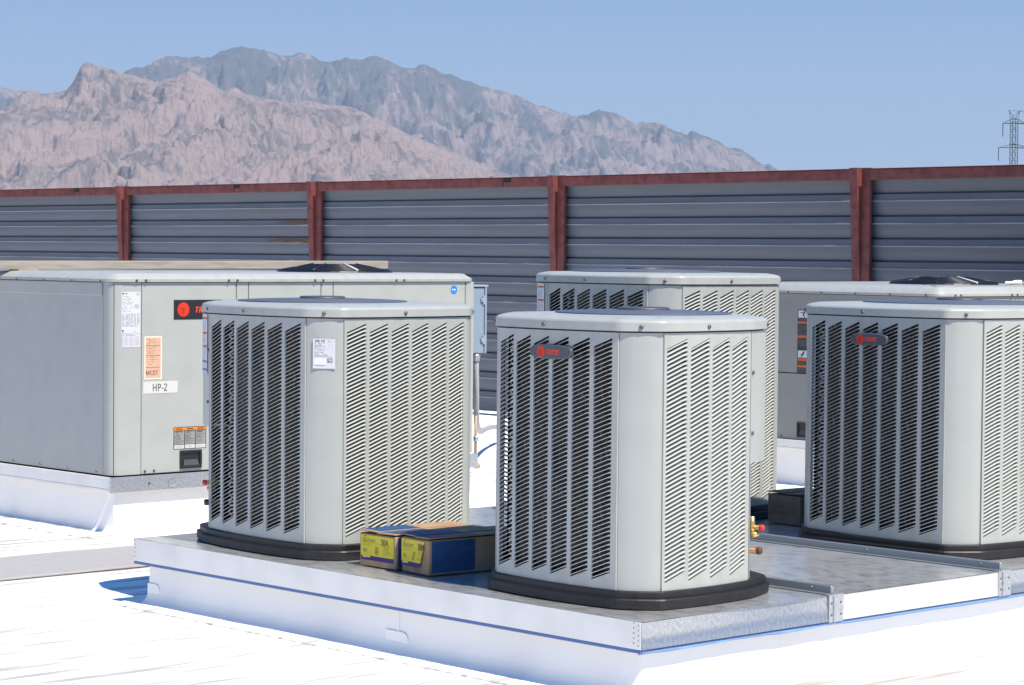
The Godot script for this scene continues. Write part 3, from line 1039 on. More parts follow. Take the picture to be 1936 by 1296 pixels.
# ---------------------------------------------------------------- curbs of the packaged units
func curb(label: String, x0: float, x1: float, z0: float, z1: float, h: float, rail: float) -> Node3D:
	var c := Vector3((x0 + x1) / 2, 0, (z0 + z1) / 2)
	var t := thing("roof_curb", label, "roof curb", c, "curbs under the packaged units")
	var mb := MB.new(true)
	var rings := []
	for q in [[-0.040, h - rail + 0.01, 0.0], [-0.040, 0.08, 0.003], [-0.039, 0.04, 0.005], [-0.036, 0.016, 0.008], [-0.030, 0.004, 0.010], [-0.024, 0.0005, 0.010]]:
		var ring := rect_ring(x0, x1, z0, z1, q[0], q[1], 0.043, 0.15, q[2], 14)
		for i in ring.size():
			ring[i] -= c
		rings.append(ring)
	mb.loft(rings, Vector3(0, -0.5, 0))
	part("membrane_skirt", mb.mesh(), M.membrane, t)
	mb = MB.new()
	rings = []
	for q in [[-0.02, 0.0045], [0.16, 0.0045], [0.1615, 0.0]]:
		var ring := rect_ring(x0, x1, z0, z1, q[0], q[1], 0.05, 0.15, 0.04 if q[0] > 0.1 else 0.0, 19)
		for i in ring.size():
			ring[i] -= c
		rings.append(ring)
	mb.loft(rings, Vector3(0, -0.8, 0))
	part("skirt_flange", mb.mesh(), M.roof_membrane, t)
	mb = MB.new()
	mb.box(Vector3(x1 - 0.005, h - rail / 2, (z0 + z1) / 2) - c, Vector3(0.014, rail, z0 - z1 + 0.012), 0.002)
	part("base_rail", mb.mesh(), M.galv, t)
	mb = MB.new()
	mb.box(Vector3((x0 + x1) / 2 - 0.006, h - rail * 0.36, z0 - 0.003) - c, Vector3(x1 - x0 - 0.004, rail * 0.72, 0.014), 0.002)
	mb.box(Vector3((x0 + x1) / 2 - 0.006, h - rail * 0.86, z0 - 0.006) - c, Vector3(x1 - x0 - 0.004, rail * 0.24, 0.014), 0.003)
	part("base_rail", mb.mesh(), M.galv_bright, t)
	mb = MB.new()
	mb.box(Vector3((x0 + x1) / 2, h * 0.55, (z0 + z1) / 2) - c, Vector3(x1 - x0 - 0.12, h * 0.88, z0 - z1 - 0.12))
	part("curb_core", mb.mesh(), M.dark_inside, t)
	return t


func build_curbs() -> void:
	var t := curb("white membrane curb with galvanised rail under the left packaged unit", -11.56, -9.885, -6.545, -8.97, 0.283, 0.078)
	var off := -t.position
	# lifting hole in the rail
	var mb := MB.new()
	mb.lathe(Vector3(-9.8825, 0.243, -6.905) + off, Vector3.RIGHT, [Vector2(0.026, 0.0), Vector2(0.026, 0.003), Vector2(0.018, 0.004), Vector2(0.016, 0.0005), Vector2(0.0, 0.0005)], 18)
	part("lifting_hole", mb.mesh(), M.galv, t)
	mb = MB.new()
	mb.lathe(Vector3(-9.8825, 0.243, -6.765) + off, Vector3.RIGHT, [Vector2(0.007, 0.0), Vector2(0.005, 0.004), Vector2(0.0, 0.005)], 8)
	part("bolt", mb.mesh(), M.screw, t)
	curb("white membrane curb under the far right packaged unit", -10.3, -8.36, -11.18, -13.25, 0.283, 0.06)


# ---------------------------------------------------------------- packaged units
func rtu(skin: String, called: String, label: String, x0: float, x1: float, z0: float, z1: float, y0: float, y1: float, y2: float, xcuts: Array, zcuts: Array, fan: Vector2, fr: float) -> Node3D:
	var c := Vector3((x0 + x1) / 2, y0, (z0 + z1) / 2)
	var t := thing(called, label, "packaged unit", c, "packaged units on curbs")
	var mb := MB.new()
	var th := 0.02
	mb.box(Vector3((x0 + x1) / 2, (y0 + y1) / 2, (z0 + z1) / 2) - c, Vector3(x1 - x0 - 0.03, y1 - y0 - 0.01, z0 - z1 - 0.03))
	part("casing", mb.mesh(), M.dark_inside, t)
	# rounded corner panel
	var xc: float = xcuts[0]
	var zc: float = zcuts[0]
	var r := 0.055
	var pts := [Vector2(xc + 0.002, z0)]
	for i in 9:
		var a := PI / 2.0 - PI / 2.0 * i / 8.0
		pts.append(Vector2(x1 - r + r * cos(a), z0 - r + r * sin(a)))
	pts.append(Vector2(x1, zc + 0.002))
	mb = MB.new(true)
	var lo := PackedVector3Array()
	var hi := PackedVector3Array()
	var inn := Vector3(x1 - 0.3, 0, z0 - 0.3) - c
	for p in pts:
		lo.append(Vector3(p.x, y0 + 0.003, p.y) - c)
		hi.append(Vector3(p.x, y1 - 0.003, p.y) - c)
	mb.loft([lo, hi], inn + Vector3(0, (y1 - y0) / 2, 0), false)
	part("corner_panel", mb.mesh(), M[skin], t)
	# flat panels of the two faces in view, plain ones behind
	var panel := func(a: Vector3, b: Vector3) -> void:
		var m2 := MB.new()
		m2.box((a + b) / 2 - c, (b - a).abs(), 0.0025)
		part("side_panel", m2.mesh(), M[skin], t)
	for i in xcuts.size():
		var xr: float = xcuts[i] - 0.002
		var xl: float = (xcuts[i + 1] + 0.002) if i + 1 < xcuts.size() else x0
		panel.call(Vector3(xl, y0 + 0.003, z0 - th), Vector3(xr, y1 - 0.003, z0))
	for i in zcuts.size():
		var zf: float = zcuts[i] - 0.002
		var zb: float = (zcuts[i + 1] + 0.002) if i + 1 < zcuts.size() else z1 + 0.001
		panel.call(Vector3(x1 - th, y0 + 0.003, zb), Vector3(x1, y1 - 0.003, zf))
	panel.call(Vector3(x0, y0 + 0.003, z1 + 0.001), Vector3(x0 + th, y1 - 0.003, z0 - th - 0.002))
	panel.call(Vector3(x0 + th + 0.002, y0 + 0.003, z1), Vector3(x1 - th - 0.002, y1 - 0.003, z1 + th))
	# top with a sloping brim
	mb = MB.new(true)
	var rings := []
	var groups := [[[-0.03, y1 - 0.002], [0.010, y1 - 0.002]], [[0.012, y1 - 0.001], [0.012, y1 + 0.013]], [[0.012, y1 + 0.013], [0.010, y1 + 0.016], [-0.028, y2 - 0.006], [-0.036, y2 - 0.002], [-0.050, y2], [-0.09, y2 + 0.001]]]
	for gi in groups.size():
		rings = []
		for q in groups[gi]:
			var ring := rect_ring(x0, x1, z0, z1, q[0], q[1], 0.06, 10.0)
			for i in ring.size():
				ring[i] -= c
			rings.append(ring)
		mb.st.set_smooth_group(gi + 1)
		mb.loft(rings, Vector3(0, y1 - y0 - (0.3 if gi else -0.3), 0))
	mb.cap(rings[-1], Vector3.UP)
	var lid := part("top_cover", mb.mesh(), M.paint_bent, t)
	# fan guard: shallow black cone of wires over a dark well
	var f := Vector3(fan.x, y2, fan.y) - c
	mb = MB.new()
	mb.lathe(f, Vector3.UP, [Vector2(fr * 1.02, 0.0015), Vector2(fr, 0.010), Vector2(fr * 0.42, 0.042), Vector2(fr * 0.36, 0.045), Vector2(0.0, 0.046)], 40)
	var cone := part("fan_guard", mb.mesh(), M.fan_black, t)
	mb = MB.new(true)
	for i in 15:
		var rr := lerpf(fr * 0.44, fr * 0.99, i / 14.0)
		var ring := PackedVector3Array()
		for k in 40:
			ring.append(f + Vector3(rr * cos(TAU * k / 40), lerpf(0.044, 0.013, i / 14.0), rr * sin(TAU * k / 40)))
		mb.tube(ring, 0.0022, 4, true)
	part("guard_ring", mb.mesh(), M.fan_black, cone, Vector3.ZERO, "stuff")
	for k in 8:
		var a := TAU * (k + 0.35) / 8.0
		mb = MB.new(true)
		mb.tube(PackedVector3Array([f + Vector3(cos(a) * fr * 1.0, 0.014, sin(a) * fr * 1.0), f + Vector3(cos(a) * fr * 0.40, 0.049, sin(a) * fr * 0.40)]), 0.006 if k == 0 else 0.003, 6)
		part("guard_spoke", mb.mesh(), M.white_pipe if k == 0 else M.fan_black, cone)  # first spoke is white, a painted glint line on the black cone
	# screws along brim and foot
	var sm := MB.new()
	sm.lathe(Vector3.ZERO, Vector3.BACK, [Vector2(0.007, 0.0), Vector2(0.006, 0.004), Vector2(0.0, 0.005)], 8)
	var smesh := sm.mesh()
	var x := x1 - 0.09
	while x > x0 + 0.05:
		part("screw", smesh, M.screw, lid, Vector3(x, y1 + 0.006, z0 + 0.013) - c)
		part("screw", smesh, M.screw, t, Vector3(x - 0.05, y0 + 0.018, z0) - c)
		x -= 0.26
	var z := z0 - 0.13
	while z > z1 + 0.05:
		for d in [0.0, 0.055]:
			var s := part("screw", smesh, M.screw, lid, Vector3(x1 + 0.013, y1 + 0.006, z - d) - c)
			s.rotation.y = PI / 2
			s = part("screw", smesh, M.screw, t, Vector3(x1, y0 + 0.016, z - d - 0.06) - c)
			s.rotation.y = PI / 2
		z -= 0.56
	return t


func pull_handle(t: Node3D, c: Vector3, u: Vector3, w: float, h: float) -> void:
	var v := Vector3.UP
	var n := u.cross(v)
	var b := Basis(u, v, n)
	var mb := MB.new()
	var k := 0.15
	mb.box(c + v * h * 0.43 + n * 0.004, Vector3(w, h * 0.14, 0.012), 0.003, b)
	mb.box(c - v * h * 0.43 + n * 0.004, Vector3(w, h * 0.14, 0.012), 0.003, b)
	mb.box(c - u * (w / 2 - h * 0.07) + n * 0.004, Vector3(h * 0.14, h * 0.72, 0.012), 0.003, b)
	mb.box(c + u * (w / 2 - h * 0.07) + n * 0.004, Vector3(h * 0.14, h * 0.72, 0.012), 0.003, b)
	mb.box(c + n * 0.0008, Vector3(w * 0.8, h * 0.72, 0.0012), 0.0, b)
	var o := part("pull_handle", mb.mesh(), M.label_black, t)
	mb = MB.new()
	mb.quad(c + u * -w * 0.36 - v * h * 0.34 + n * 0.009, c + u * w * 0.36 - v * h * 0.34 + n * 0.009, c + u * w * 0.30 - v * h * 0.02 + n * 0.003, c - u * w * 0.30 - v * h * 0.02 + n * 0.003, n)
	part("handle_flap", mb.mesh(), M.badge, o)


func build_packaged_units() -> void:
	var t := rtu("paint", "packaged_unit", "pale grey packaged unit at the left, marked HP-2, with a timber across it", -11.56, -9.9, -6.56, -8.95, 0.287, 1.247, 1.290, [-9.985, -11.2], [-6.727, -7.309, -7.386, -7.861, -7.943, -8.885], Vector2(-10.46, -8.40), 0.32)
	var c := t.position
	var u := Vector3(0, 0, -1)
	var v := Vector3.UP
	var at := func(y: float, z: float) -> Vector3: return Vector3(-9.9, y, z) - c
	sticker("rating_plate", t, at.call(1.095, -6.664), u, v, 0.112, 0.205, M.rating_plate_print)
	sticker("table_sticker", t, at.call(0.957, -6.667), u, v, 0.105, 0.068, M.table_sticker_print)
	var tag_ := sticker("inspection_tag", t, at.call(0.868, -6.797), u, v, 0.104, 0.214, M.tan_tag_print)
	lettering(tag_, "MCET", at.call(0.793, -6.789) + Vector3(0.0016, 0, 0), u, v, 0.021, M.ink_brown)
	var sign_ := sticker("unit_number_plate", t, at.call(0.720, -6.842), u, v.rotated(Vector3.RIGHT, 0.0), 0.206, 0.060, M.label_white)
	lettering(sign_, "HP-2", at.call(0.719, -6.838) + Vector3(0.0016, 0, 0), u, v, 0.036, M.ink, false, 0.86)
	sticker("warning_label", t, at.call(0.459, -7.022), u, v, 0.200, 0.112, M.warning_print)
	var logo := sticker("logo_plate", t, at.call(1.106, -7.07), u, v, 0.300, 0.099, M.label_black)
	round_sticker("roundel", logo, at.call(1.107, -6.978), u, v, 0.036, M.roundel_print, 0.002)
	lettering(logo, "TRANE", at.call(1.105, -7.115) + Vector3(0.0016, 0, 0), u, v, 0.030, M.logo_red, true, 1.0, 0.22)
	round_sticker("energy_sticker", t, at.call(1.200, -8.798), u, v, 0.024, M.blue_sticker_print)
	pull_handle(t, at.call(0.351, -7.026), u, 0.134, 0.092)
	# turned lip along the top of the left panel
	var mb := MB.new()
	mb.box(Vector3(-10.56, 1.210, -6.5575) - c, Vector3(1.14, 0.066, 0.007), 0.003)
	part("panel_lip", mb.mesh(), M.paint, t)

	t = rtu("paint_darker", "packaged_unit", "pale grey packaged unit at the right, half hidden behind a condenser", -10.3, -8.38, -11.2, -13.23, 0.283, 1.180, 1.236, [-8.47, -9.72], [-11.32, -11.9, -11.98, -12.5], Vector2(-9.10, -12.20), 0.335)
	c = t.position
	u = Vector3(1, 0, 0)
	sticker("warning_column", t, Vector3(-9.385, 0.886, -11.2) - c, u, v, 0.115, 0.385, M.dark_column_print)
	pull_handle(t, Vector3(-9.37, 0.345, -11.2) - c, u, 0.13, 0.092)
	mb = MB.new()
	mb.box(Vector3(-9.6, 0.690, -11.1995) - c, Vector3(0.9, 0.006, 0.003), 0.001)
	part("panel_seam", mb.mesh(), M.dark_inside, t)


# ---------------------------------------------------------------- condensers
# pts: corners of the footprint seen from above, going from left to right as one looks at each face; kinds of the faces that start there
func condenser(label: String, pts: Array, kinds: Array, hl: float, name_face: int) -> Node3D:
	var n := pts.size()
	var mid := Vector2.ZERO
	for p in pts:
		mid += p / n
	var t := thing("condenser", label, "air conditioner", Vector3(mid.x, P, mid.y), "condensers on the metal platform")
	var bulge := func(i: int) -> float:
		var w: float = (pts[(i + 1) % n] - pts[i]).length()
		return (0.042 * w) if str(kinds[i]).begins_with("louver") else (0.006 if kinds[i] == "corner" else 0.002)
	# the point u metres along face i, v up, o outwards
	var f := func(i: int, u: float, v: float, o: float) -> Vector3:
		var a: Vector2 = pts[i] - mid
		var b: Vector2 = pts[(i + 1) % n] - mid
		var w := (b - a).length()
		var d := (b - a) / w
		var nr := Vector2(-d.y, d.x)
		if nr.dot((a + b) / 2) < 0.0:
			nr = -nr
		var q: float = o + float(bulge.call(i)) * (1.0 - pow(2.0 * u / w - 1.0, 2.0))
		var p := a + d * u + nr * q
		return Vector3(p.x, v, p.y)
	# outline used by base and lid
	var outline := PackedVector3Array()
	for i in n:
		var w: float = (pts[(i + 1) % n] - pts[i]).length()
		var along := [0.012, 0.03, 0.14, 0.27, 0.42, 0.58, 0.73, 0.86, 0.97, 0.988] if str(kinds[i]).begins_with("louver") else [0.05, 0.12, 0.5, 0.88, 0.95]
		for k in along:
			outline.append(f.call(i, w * float(k), 0.0, 0.0))
	var ring := func(o: float, y: float) -> PackedVector3Array:
		var r := PackedVector3Array()
		var m := outline.size()
		for k in m:
			var p := outline[k]
			var d := (outline[(k + 1) % m] - outline[(k - 1 + m) % m])
			var nr := Vector3(-d.z, 0, d.x).normalized()
			if nr.dot(p) < 0.0:
				nr = -nr
			r.append(Vector3(p.x, y, p.z) + nr * o)
		return r

	# base pan
	var mb := MB.new(false)
	var rings := []
	for q in [[0.018, 0.002], [0.022, 0.006], [0.024, 0.032], [0.021, 0.036], [0.011, 0.038], [0.012, 0.056], [0.008, 0.0595], [-0.03, 0.0595]]:
		rings.append(ring.call(q[0], q[1]))
	mb.loft(rings, Vector3(0, 0.01, 0))
	mb.cap(rings[-1], Vector3.UP)
	var base := part("base_pan", mb.mesh(), M.base_plastic, t)
	for i in n:
		if kinds[i] == "corner":
			var w: float = (pts[(i + 1) % n] - pts[i]).length()
			mb = MB.new()
			var a: Vector3 = f.call(i, w * 0.35, 0.004, 0.0215)
			var b: Vector3 = f.call(i, w * 0.65, 0.004, 0.0215)
			var out := ((a + b) * 0.5 * Vector3(1, 0, 1)).normalized()
			mb.quad(a + out * 0.002, b + out * 0.002, b + out * 0.002 + Vector3(0, 0.011, 0), a + out * 0.002 + Vector3(0, 0.011, 0), out)
			part("foot_slot", mb.mesh(), M.dark_inside, base)

	# coil, wrapped round the inside
	mb = MB.new(true)
	var v0 := 0.066
	var v1 := hl - 0.012
	var run := 0.0
	var bends_at := Vector3.ZERO
	var bends_dir := Vector3.ZERO
	for i in n:
		if kinds[i] == "service":
			continue
		var w: float = (pts[(i + 1) % n] - pts[i]).length()
		var from := 0.0
		if kinds[(i - 1 + n) % n] == "service":
			from = 0.135
		elif i == name_face:
			from = 0.055
		if i == name_face:
			bends_at = f.call(i, from, 0.0, -0.034)
			bends_dir = (f.call(i, from + 0.05, 0.0, -0.034) - bends_at).normalized()
		var m := 8 if str(kinds[i]).begins_with("louver") else 2
		for k in m:
			var u0 := lerpf(from, w, float(k) / m)
			var u1 := lerpf(from, w, float(k + 1) / m)
			mb.quad_uv(f.call(i, u0, v0, -0.046), f.call(i, u1, v0, -0.046), f.call(i, u1, v1, -0.046), f.call(i, u0, v1, -0.046), (run + u0) * 2.6, 0.0, (run + u1) * 2.6, (v1 - v0) * 2.6)
		run += w + 0.13
	part("coil", mb.mesh(), M.coil, t)
	# hairpin bends at the end of the coil
	mb = MB.new(true)
	var k0 := 0.085
	while k0 < hl - 0.05:
		var path := PackedVector3Array()
		for k in 7:
			var a := PI * k / 6.0
			path.append(bends_at - bends_dir * (0.002 + 0.020 * sin(a)) + Vector3(0, k0 + 0.011 - 0.011 * cos(a), 0))
		mb.tube(path, 0.0042, 6)
		k0 += 0.036
	part("return_bends", mb.mesh(), M.bend, t, Vector3.ZERO, "stuff")

	# faces
	for i in n:
		var w: float = (pts[(i + 1) % n] - pts[i]).length()
		var kind := str(kinds[i])
		var b0 := 0.060
		var b1 := hl - 0.0055
		var gap := 0.0028
		if kind.begins_with("louver"):
			var cols := int(kind.substr(6))
			var ml := 0.014
			var mr := 0.026
			var bar := 0.0165
			var pitch := (w - ml - mr + bar) / cols
			var sw := pitch - bar
			var rise := sw * 0.385
			var top := hl - 0.024          # right upper end of each opening
			var bot := b0 + 0.026          # left lower end
			mb = MB.new()
			var plate := func(u0: float, u1: float, a0: float, a1: float, c0: float, c1: float) -> void:
				# a sheet from heights a0..a1 at u0 to c0..c1 at u1, with edges folded back
				var o: Vector3 = f.call(i, (u0 + u1) / 2, (a0 + a1) / 2, 0.1) - f.call(i, (u0 + u1) / 2, (a0 + a1) / 2, 0.0)
				mb.quad(f.call(i, u0, a0, 0), f.call(i, u1, c0, 0), f.call(i, u1, c1, 0), f.call(i, u0, a1, 0), o)
			var edge := func(u: float, a0: float, a1: float, s: float) -> void:
				mb.quad(f.call(i, u, a0, 0), f.call(i, u, a0, -0.007), f.call(i, u, a1, -0.007), f.call(i, u, a1, 0), f.call(i, u + s * 0.1, 0, 0) - f.call(i, u, 0, 0))
			var slats := []
			for k in cols + 1:
				var ua := gap if k == 0 else ml + pitch * k - bar
				var ub := w - gap if k == cols else ml + pitch * k
				plate.call(ua, ub, b0, b1, b0, b1)
				edge.call(ua, b0, b1, -1.0)
				edge.call(ub, b0, b1, 1.0)
			for k in cols:
				var ua := ml + pitch * k
				var ub := ua + sw
				plate.call(ua, ub, top - rise, b1, top, b1)
				plate.call(ua, ub, b0, bot, b0, bot + rise)
			var face := part("louver_panel", mb.mesh(), M.paint_bent, t)
			for k in cols:
				var ua := ml + pitch * k
				mb = MB.new()
				var p := 0.0146
				var yv := bot + p * 0.5
				var d := 0.0108
				while yv + rise < top - 0.002:
					# one slat: an outer lip, a blade that runs in and slightly up, shallower at its right end
					var us := [0.0, sw * 0.80, sw]
					var hs := [0.0, rise * 0.80, rise]
					var lip := [0.0023, 0.0023, 0.0046]
					var dep := [d, d, d * 0.35]
					for s in 2:
						var a: Vector3 = f.call(i, ua + us[s], yv + hs[s], 0.0004)
						var b: Vector3 = f.call(i, ua + us[s + 1], yv + hs[s + 1], 0.0004)
						var a2: Vector3 = f.call(i, ua + us[s], yv + hs[s] - lip[s], 0.0004)
						var b2: Vector3 = f.call(i, ua + us[s + 1], yv + hs[s + 1] - lip[s + 1], 0.0004)
						var a3: Vector3 = f.call(i, ua + us[s], yv + hs[s] + dep[s] * 0.28, -dep[s])
						var b3: Vector3 = f.call(i, ua + us[s + 1], yv + hs[s + 1] + dep[s + 1] * 0.28, -dep[s + 1])
						mb.quad(a2, b2, b, a, f.call(i, 0.1, 0, 0.1) - f.call(i, 0.1, 0, 0))
						mb.quad(a, b, b3, a3, Vector3.UP)
					yv += p
				part("louver_column", mb.mesh(), M.slat_paint_lit, face, Vector3.ZERO, "stuff")
		elif kind == "corner":
			if kinds[(i + 1) % n] == "service" or kinds[(i - 1 + n) % n] == "service":
				b0 = hl - 0.447
			# dark joint strips behind the gaps on both sides
			mb = MB.new()
			for s in [0.0, w]:
				mb.quad(f.call(i, clampf(s - 0.012, 0.0, w), b0 if s == 0.0 else b0, -0.010), f.call(i, clampf(s + 0.012, 0.0, w), b0, -0.010), f.call(i, clampf(s + 0.012, 0.0, w), b1, -0.010), f.call(i, clampf(s - 0.012, 0.0, w), b1, -0.010), f.call(i, w / 2, 0, 0.1) - f.call(i, w / 2, 0, 0))
			for s in [[(i - 1 + n) % n, 1.0], [(i + 1) % n, 0.0]]:
				var w2: float = (pts[(int(s[0]) + 1) % n] - pts[s[0]]).length()
				if str(kinds[s[0]]).begins_with("louver"):
					var ua := (w2 - 0.010) if s[1] == 1.0 else 0.0
					mb.quad(f.call(s[0], ua, b0, -0.009), f.call(s[0], ua + 0.010, b0, -0.009), f.call(s[0], ua + 0.010, b1, -0.009), f.call(s[0], ua, b1, -0.009), f.call(s[0], w2 / 2, 0, 0.1) - f.call(s[0], w2 / 2, 0, 0))
			part("joint_backing", mb.mesh(), M.dark_inside, t)
			mb = MB.new(true)
			var cols := []
			for k in 7:
				var s := k / 6.0
				var o := -0.005 * pow(absf(2.0 * s - 1.0), 4.0)
				cols.append(PackedVector3Array([f.call(i, lerpf(gap, w - gap, s), b0, o), f.call(i, lerpf(gap, w - gap, s), b1, o)]))
			mb.loft(cols, Vector3(0, (b0 + b1) / 2, 0), false)
			mb.smooth(false)
			for s in [[gap, -0.014], [w - gap, -0.014]]:
				mb.quad(f.call(i, s[0], b0, -0.005), f.call(i, s[0], b0, -0.02), f.call(i, s[0], b1, -0.02), f.call(i, s[0], b1, -0.005), f.call(i, w if s[0] > gap else 0.0, 0, 0) - f.call(i, w / 2, 0, 0))
			part("corner_panel", mb.mesh(), M.paint, t)
		elif kind == "service":
			var lo := hl - 0.447
			mb = MB.new()
			for k in 3:
				mb.quad(f.call(i, lerpf(gap, w - gap, k / 3.0), lo, 0), f.call(i, lerpf(gap, w - gap, (k + 1) / 3.0), lo, 0), f.call(i, lerpf(gap, w - gap, (k + 1) / 3.0), b1, 0), f.call(i, lerpf(gap, w - gap, k / 3.0), b1, 0), f.call(i, w / 2, 0, 0.1) - f.call(i, w / 2, 0, 0))
			for s in [gap, w - gap]:
				mb.quad(f.call(i, s, lo, 0), f.call(i, s, lo, -0.012), f.call(i, s, b1, -0.012), f.call(i, s, b1, 0), f.call(i, s * 2 - w / 2, 0, 0) - f.call(i, s, 0, 0))
			mb.quad(f.call(i, gap, lo, 0), f.call(i, w - gap, lo, 0), f.call(i, w - gap, lo, -0.09), f.call(i, gap, lo, -0.09), Vector3.DOWN)
			part("service_panel", mb.mesh(), M.paint, t)
			# recess with the pipe connections, cut in behind the louvers
			var louver_after := str(kinds[(i + 1) % n]).begins_with("louver")
			var l_end: Vector3 = f.call(i, w if louver_after else 0.0, 0.0, 0.0)       # where the louvers stop
			var far_pt: Vector2 = (pts[(i - 1 + n) % n] if louver_after else pts[(i + 2) % n]) - mid
			var far_end := Vector3(far_pt.x, 0, far_pt.y)
			var out: Vector3 = (f.call(i, w * 0.5, 0.0, 0.1) - f.call(i, w * 0.5, 0.0, 0.0)).normalized()
			mb = MB.new()
			mb.quad(l_end + Vector3(0, b0, 0), far_end + Vector3(0, b0, 0), far_end + Vector3(0, lo, 0), l_end + Vector3(0, lo, 0), out)
			part("valve_recess", mb.mesh(), M.galv_seam, t)
			mb = MB.new()
			mb.quad(l_end + Vector3(0, b0, 0) - out * 0.006, far_end + Vector3(0, b0, 0) - out * 0.006, far_end + Vector3(0, b1, 0) - out * 0.006, l_end + Vector3(0, b1, 0) - out * 0.006, out)
			part("dark_liner", mb.mesh(), M.dark_inside, t)  # black sheet added to keep the inside behind the recess dark
			var s_end: Vector3 = f.call(i, 0.0 if louver_after else w, 0.0, 0.0)
			var side := (s_end - l_end).normalized()
			mb = MB.new()
			mb.box(l_end + Vector3(0, (b0 + lo) / 2, 0) + side * 0.006 - out * 0.004, Vector3(0.010, lo - b0 - 0.004, 0.010), 0.002, Basis(side, Vector3.UP, side.cross(Vector3.UP)))
			part("recess_edge", mb.mesh(), M.galv_seam, t)
			var cc := l_end - out * (0.054 if louver_after else 0.030)
			for q in [[0.235, 0.022, "brass", 0.0085, 0.076, "red_cap"], [0.158, 0.016, "copper", 0.0105, 0.070, "brown_cap"]]:
				var o: Vector3 = cc + side * float(q[1]) + Vector3(0, q[0], 0)
				mb = MB.new(true)
				mb.lathe(o, out, [Vector2(0.0, 0.0), Vector2(q[3], 0.0), Vector2(q[3], float(q[4]) - 0.012)], 12)
				if q[2] == "brass":
					mb.tube(PackedVector3Array([o + out * 0.034 - Vector3(0, 0.030, 0), o + out * 0.034 + Vector3(0, 0.036, 0)]), 0.009, 8)
					mb.tube(PackedVector3Array([o + out * 0.036 - Vector3(0, 0.024, 0) - side * 0.008, o + out * 0.052 - Vector3(0, 0.024, 0) + side * 0.008]), 0.010, 8)
				var valve := part("service_valve", mb.mesh(), M[q[2]], t)
				mb = MB.new(true)
				mb.lathe(o + out * (float(q[4]) - 0.016), out, [Vector2(0.0, 0.0), Vector2(float(q[3]) + 0.002, 0.0), Vector2(float(q[3]) + 0.002, 0.012), Vector2(float(q[3]), 0.016), Vector2(0.0, 0.017)], 12)
				part("valve_cap", mb.mesh(), M[q[5]], valve)

	# dark ring standing in for the shadow line under the lid
	mb = MB.new()
	mb.loft([ring.call(-0.006, hl - 0.02), ring.call(-0.006, hl)], Vector3(0, hl, 0))
	part("lid_shadow_ring", mb.mesh(), M.dark_inside, t)
	# lid
	mb = MB.new(true)
	rings = []
	for q in [[-0.03, hl - 0.0015], [0.004, hl - 0.0015], [0.0068, hl - 0.001]]:
		rings.append(ring.call(q[0], q[1]))
	mb.loft(rings, Vector3(0, hl + 0.3, 0))
	rings = [ring.call(0.0075, hl), ring.call(0.0062, hl + 0.0265)]
	mb.smooth(true)
	mb.st.set_smooth_group(1)
	mb.loft(rings, Vector3(0, hl + 0.02, 0))
	mb.st.set_smooth_group(2)
	rings = []
	for q in [[0.0062, hl + 0.0265], [0.0048, hl + 0.0305], [0.0012, hl + 0.0340], [-0.006, hl + 0.0370], [-0.020, hl + 0.0405], [-0.05, hl + 0.0455]]:
		rings.append(ring.call(q[0], q[1]))
	var radius := 10.0
	for p in outline:
		radius = minf(radius, Vector2(p.x, p.z).length() - 0.062)
	var circle := func(r: float, y: float) -> PackedVector3Array:
		var out := PackedVector3Array()
		for p in outline:
			var d := Vector2(p.x, p.z).normalized() * r
			out.append(Vector3(d.x, y, d.y))
		return out
	for q in [[radius, 0.0470], [radius - 0.006, 0.0475], [radius - 0.014, 0.045], [radius - 0.018, 0.038], [radius - 0.018, -0.08]]:
		rings.append(circle.call(q[0], hl + q[1]))
	mb.loft(rings, Vector3(0, hl - 0.35, 0))
	var lid := part("top_cover", mb.mesh(), M.paint_bent, t)
	mb = MB.new(true)
	var dome := func(r: float) -> float: return hl + 0.0490 + 0.008 * (1.0 - pow(r / radius, 2.2))
	for i in 22:
		var rr := lerpf(0.10, radius - 0.002, i / 21.0)
		var path := PackedVector3Array()
		for k in 44:
			path.append(Vector3(rr * cos(TAU * k / 44), float(dome.call(rr)), rr * sin(TAU * k / 44)))
		mb.tube(path, 0.0030, 4, true)
	for k in 10:
		var a := TAU * (k + 0.2) / 10.0
		var sp := PackedVector3Array()
		for q in 7:
			var rr := lerpf(0.08, radius + 0.004, q / 6.0)
			sp.append(Vector3(cos(a) * rr, float(dome.call(rr)) - 0.003, sin(a) * rr))
		mb.tube(sp, 0.003, 5)
	part("fan_guard", mb.mesh(), M.wire, t)
	mb = MB.new(true)
	mb.lathe(Vector3(0, hl, 0), Vector3.UP, [Vector2(0.0, 0.050), Vector2(0.088, 0.052), Vector2(0.092, 0.055), Vector2(0.090, 0.065), Vector2(0.082, 0.068), Vector2(0.0, 0.069)], 28)
	part("motor_cap", mb.mesh(), M.disc, t)
	mb = MB.new()
	for k in 3:
		var a := TAU * k / 3.0
		var a2 := a + 1.75
		var rr := radius - 0.03
		for s in 6:
			var b0a := lerpf(a, a2, s / 6.0)
			var b1a := lerpf(a, a2, (s + 1) / 6.0)
			var y0 := hl - 0.06 + 0.05 * s / 6.0
			var y1 := hl - 0.06 + 0.05 * (s + 1) / 6.0
			mb.quad(Vector3(cos(b0a) * 0.06, y0, sin(b0a) * 0.06), Vector3(cos(b0a) * rr, y0, sin(b0a) * rr), Vector3(cos(b1a) * rr, y1, sin(b1a) * rr), Vector3(cos(b1a) * 0.06, y1, sin(b1a) * 0.06), Vector3.UP)
	mb.lathe(Vector3(0, hl - 0.09, 0), Vector3.UP, [Vector2(0.0, 0.0), Vector2(0.075, 0.0), Vector2(0.075, 0.12), Vector2(0.0, 0.12)], 16)
	part("fan", mb.mesh(), M.fan_black, t)  # unseen fan, blades made broad to block light from the open top
	# screws in dimples on the rim
	var sm := MB.new(true)
